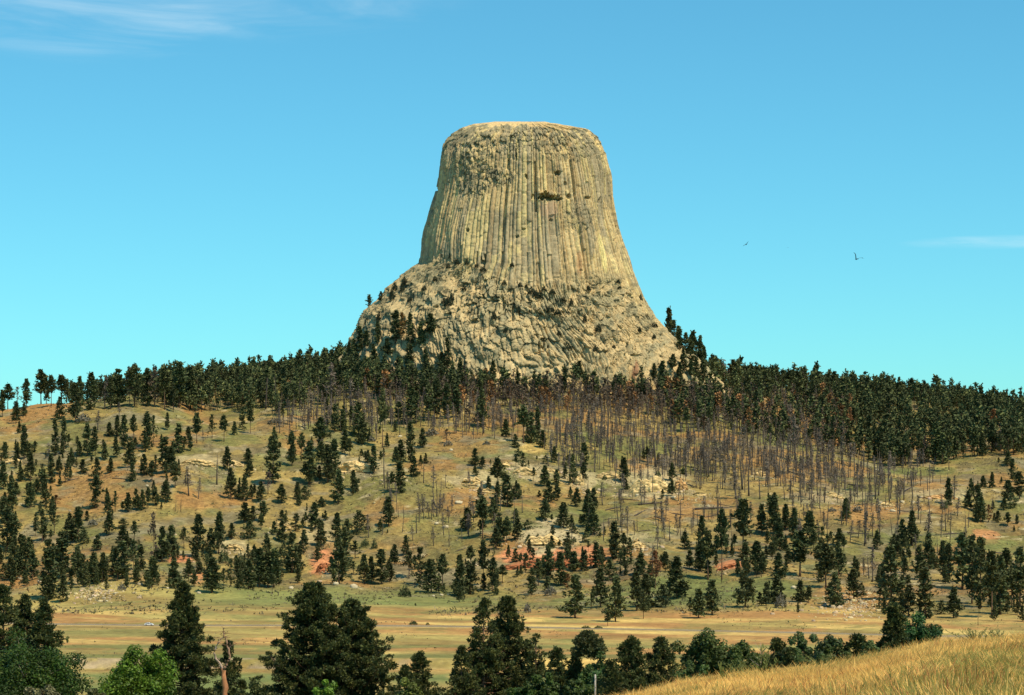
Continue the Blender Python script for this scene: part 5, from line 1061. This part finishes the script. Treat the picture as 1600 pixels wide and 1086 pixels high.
for q, nm in (([(.46, 1.37), (1.12, 1.0), (1.16, 1.02), (.50, 1.40)], 'windscreen'), ([(-1.60, 1.38), (-1.95, 1.03), (-1.99, 1.05), (-1.63, 1.41)], 'rear_window')): loft(q, [(-.62, 1), (.62, 1)], nm, M_glass, cabin)
for sx in (1.38, -1.42):
    for sy in (-1, 1):
        def ring(r0, w, name, mat, par):
            m = MB(); t = np.linspace(0, 2 * np.pi, 20, endpoint=False); pr_ = [(r0 * .55, -w), (r0 * .92, -w), (r0, -w * .6), (r0, w * .6), (r0 * .92, w), (r0 * .55, w)]
            v = np.array([(a * math.cos(q), b, a * math.sin(q)) for q in t for a, b in pr_]); k = len(pr_); f = [(i * k + j, i * k + j + 1, (i + 1) % 20 * k + j + 1, (i + 1) % 20 * k + j) for i in range(20) for j in range(k - 1)]
            m.add(v, np.array(f)); o = m.obj(name, mat, par, True); return o
        wh = empty('wheel', (0, 0, 0)); wh.parent = car; wh.location = (sx, sy * .78, .31)
        ring(.32, .10, 'tyre', M_rub, wh); m = MB(); v, f = tube([(0, -.07, 0), (0, .07, 0)], [.20, .20], 14); m.add(v, f); m.obj('rim', M_steel, wh, True)
for sy in (-.6, .6):
    loft([(2.20, .60), (2.31, .58), (2.27, .74), (2.16, .75)], [(sy - .16, 1), (sy + .16, 1)], 'headlight', M_lamp, car); loft([(-2.34, .68), (-2.28, .68), (-2.26, .90), (-2.32, .90)], [(sy - .12, 1), (sy + .12, 1)], 'tail_light', M_red, car)

# birds
def bird(px, row, d, span, roll, yaw, flap, lab):
    m = MB(); v, f = tube([(-.24, 0, 0), (-.12, 0, 0), (.02, 0, .0), (.14, 0, .01), (.19, 0, .02), (.24, 0, .01)], [.01, .045, .06, .045, .032, .004], 8); m.add(v, f)
    m.add([(-.2, -.02, 0), (-.2, .02, 0), (-.40, .08, .0), (-.42, 0, .0), (-.40, -.08, 0)], [(0, 1, 2, 3), (0, 3, 4, 0)][:1] if False else [(0, 1, 2, 3)]); m.add([(-.2, -.02, 0), (-.42, 0, 0), (-.40, -.08, 0)], [(0, 1, 2)])
    for s in (-1, 1):
        n = 6; t = np.linspace(0, 1, n); y = s * (.04 + .46 * t); z = .5 * flap * (np.sin(t * 1.9)) ; ch = .20 * (1 - .55 * t ** 2); xl = .10 - .16 * t ** 2
        up = np.stack([xl, y, z + .008], -1); lo = np.stack([xl - ch, y, z], -1); dn = np.stack([xl - ch * .4, y, z - .012], -1)
        k = np.arange(n - 1); m.add(np.concatenate([up, lo, dn]), np.concatenate([np.stack([k, k + 1, k + 1 + n, k + n], -1), np.stack([k, k + 1, k + 1 + 2 * n, k + 2 * n], -1), np.stack([k + n, k + n + 1, k + 1 + 2 * n, k + 2 * n], -1)]))
        for j in range(4): b = np.array((xl[-1] - .03 * j, y[-1], z[-1])); m.add([b + (0, 0, .004), b + (-.03, 0, 0), b + (-.10 - .03 * j, s * (.10 - .02 * j), .03)], [(0, 1, 2)])
    o = m.obj('bird', M_black); o.location = P(px, row, d); o.scale = (span,) * 3; o.rotation_euler = (roll, 0, yaw); tag(o, lab, 'bird', 'birds in flight')
bird(1338, 405, 300, 1.5, .5, math.radians(105), .75, 'black bird with raised wings, the largest speck in the right sky')
bird(1166, 382, 420, 1.35, -.6, math.radians(60), .2, 'dark bird banking in the sky just right of the tower')
bird(1231, 387, 800, .9, .2, math.radians(80), .3, 'tiny far bird between the two larger birds')
bird(233, 964, 700, .8, .1, math.radians(80), .3, 'tiny dark bird passing above the white car')

# ------------------------------------------------------------------ labels that single things out, by look and by neighbours
LMK = [('the left foot of the tower', 545, 545), ('the right foot of the tower', 1095, 585), ('the ledge with the dark hollow', 556, 729), ('the low broken ledge', 308, 721), ('the hollow mouthed ledge', 737, 750), ('the tall yellow cliff', 1015, 755), ('the long red clay bank', 860, 880), ('the bleached cliff', 850, 843), ('the red gully bank', 505, 885), ('the small orange bank', 1138, 884), ('the rounded pale knob', 997, 850), ('the long thin ledge', 1470, 775),
       ('the pale rocky face', 366, 853), ('the stony mound', 150, 925), ('the white car', 234, 976), ('the lone round shrub', 632, 925), ('the stony orange bare patch', 1325, 948), ('the tip of the conical pine', 286, 909), ('the higher clump top', 490, 911), ('the knobbly tipped pine', 1396, 943), ('the largest pale boulder', 717, 783), ('the left edge at forest height', 0, 620), ('the left edge at mid slope', 0, 740), ('the left edge at slope foot', 0, 870), ('the right edge at forest foot', 1600, 715), ('the right edge at mid slope', 1600, 790), ('the right edge at slope foot', 1600, 900), ('the tower foot', 820, 592), ('the tip of the thin topped pine', 757, 936), ('the slim upright aspen', 1256, 984), ('the cottonwood tops', 1110, 988), ('the low burnt stand ledge', 1304, 773)]
TMK = [('the dark roof notch', 857, 310), ('the triangular cave', 849, 538), ('the left shoulder of the tower', 650, 412), ('the right flank foot', 1085, 570), ('the bright yellow streak', 940, 400), ('the left flank foot', 545, 545)]
ORD = ['nearest', 'second nearest', 'third nearest', 'fourth nearest', 'fifth nearest', 'sixth nearest', 'seventh nearest', 'eighth nearest', 'ninth nearest', 'tenth nearest', 'eleventh nearest', 'twelfth nearest']
def label_all(items, marks, cat, group):
    """items: (object, look words, px, row). each label: look, then rank and direction from its nearest landmark"""
    cells = {}
    for o, look, x, y in items:
        k = min(range(len(marks)), key=lambda i: (marks[i][1] - x) ** 2 + (1.3 * (marks[i][2] - y)) ** 2); dx = x - marks[k][1]; dy = y - marks[k][2]
        a = (math.degrees(math.atan2(-dy, dx)) + 360) % 360
        dr = ['right of', 'above right of', 'above', 'above left of', 'left of', 'below left of', 'below', 'below right of'][int(((a + 22.5) % 360) // 45)]
        cells.setdefault((look, dr, k), []).append((dx * dx + dy * dy, o))
    for (look, dr, k), v in cells.items():
        v.sort(key=lambda q: q[0])
        for i, (_, o) in enumerate(v):
            tag(o, f"{look}, {ORD[min(i, 11)] + ' ' if len(v) > 1 else ''}{dr} {marks[k][0]}", cat, group)
SHN = {'cone': 'conical', 'spire': 'narrow', 'tall': 'long stemmed', 'loose': 'thin airy', 'rust': 'rust brown', 'brown': 'brown scorched', 'bushy': 'squat bushy'}
def sz(h): return 'tiny' if h < 22 else 'small' if h < 31 else 'medium' if h < 41 else 'tall' if h < 54 else 'very tall'
label_all([(o, f"{sz(h)} {SHN[k]} pine", x, y) for o, x, y, h, wr, k in pines], LMK, 'pine tree', 'pines scattered over the hillside')
label_all([(o, f"{sz(h)} {'twiggy grey' if fz else 'bare black'} dead trunk", x, y) for o, x, y, h, fz in snags], LMK, 'dead tree', 'dead burnt trees on the hillside')
label_all([(o, f"{'big' if w > 8.5 else 'medium' if w > 5.5 else 'small'} pale boulder", x, y) for o, x, y, w in bould], LMK, 'boulder', 'pale boulders on the hillside')
label_all([(o, f"{'long' if w > 30 else 'short'} fallen log {'rising right' if a_ > 12 else 'rising left' if a_ < -12 else 'lying level'}", x, y) for o, x, y, w, a_ in logs], LMK, 'log', 'fallen burnt logs on the hillside')
label_all([(o, f"{'wide' if w > 15 else 'small'} {t_} shrub", x, y) for o, x, y, w, t_ in shrubs], LMK, 'shrub', 'shrubs on the hillside')
label_all([(o, f"{'tall' if h > 11 else 'low'} dark rock shrub", x, y) for o, x, y, w, h in rsh], TMK, 'shrub', 'shrubs growing on the rock tower')
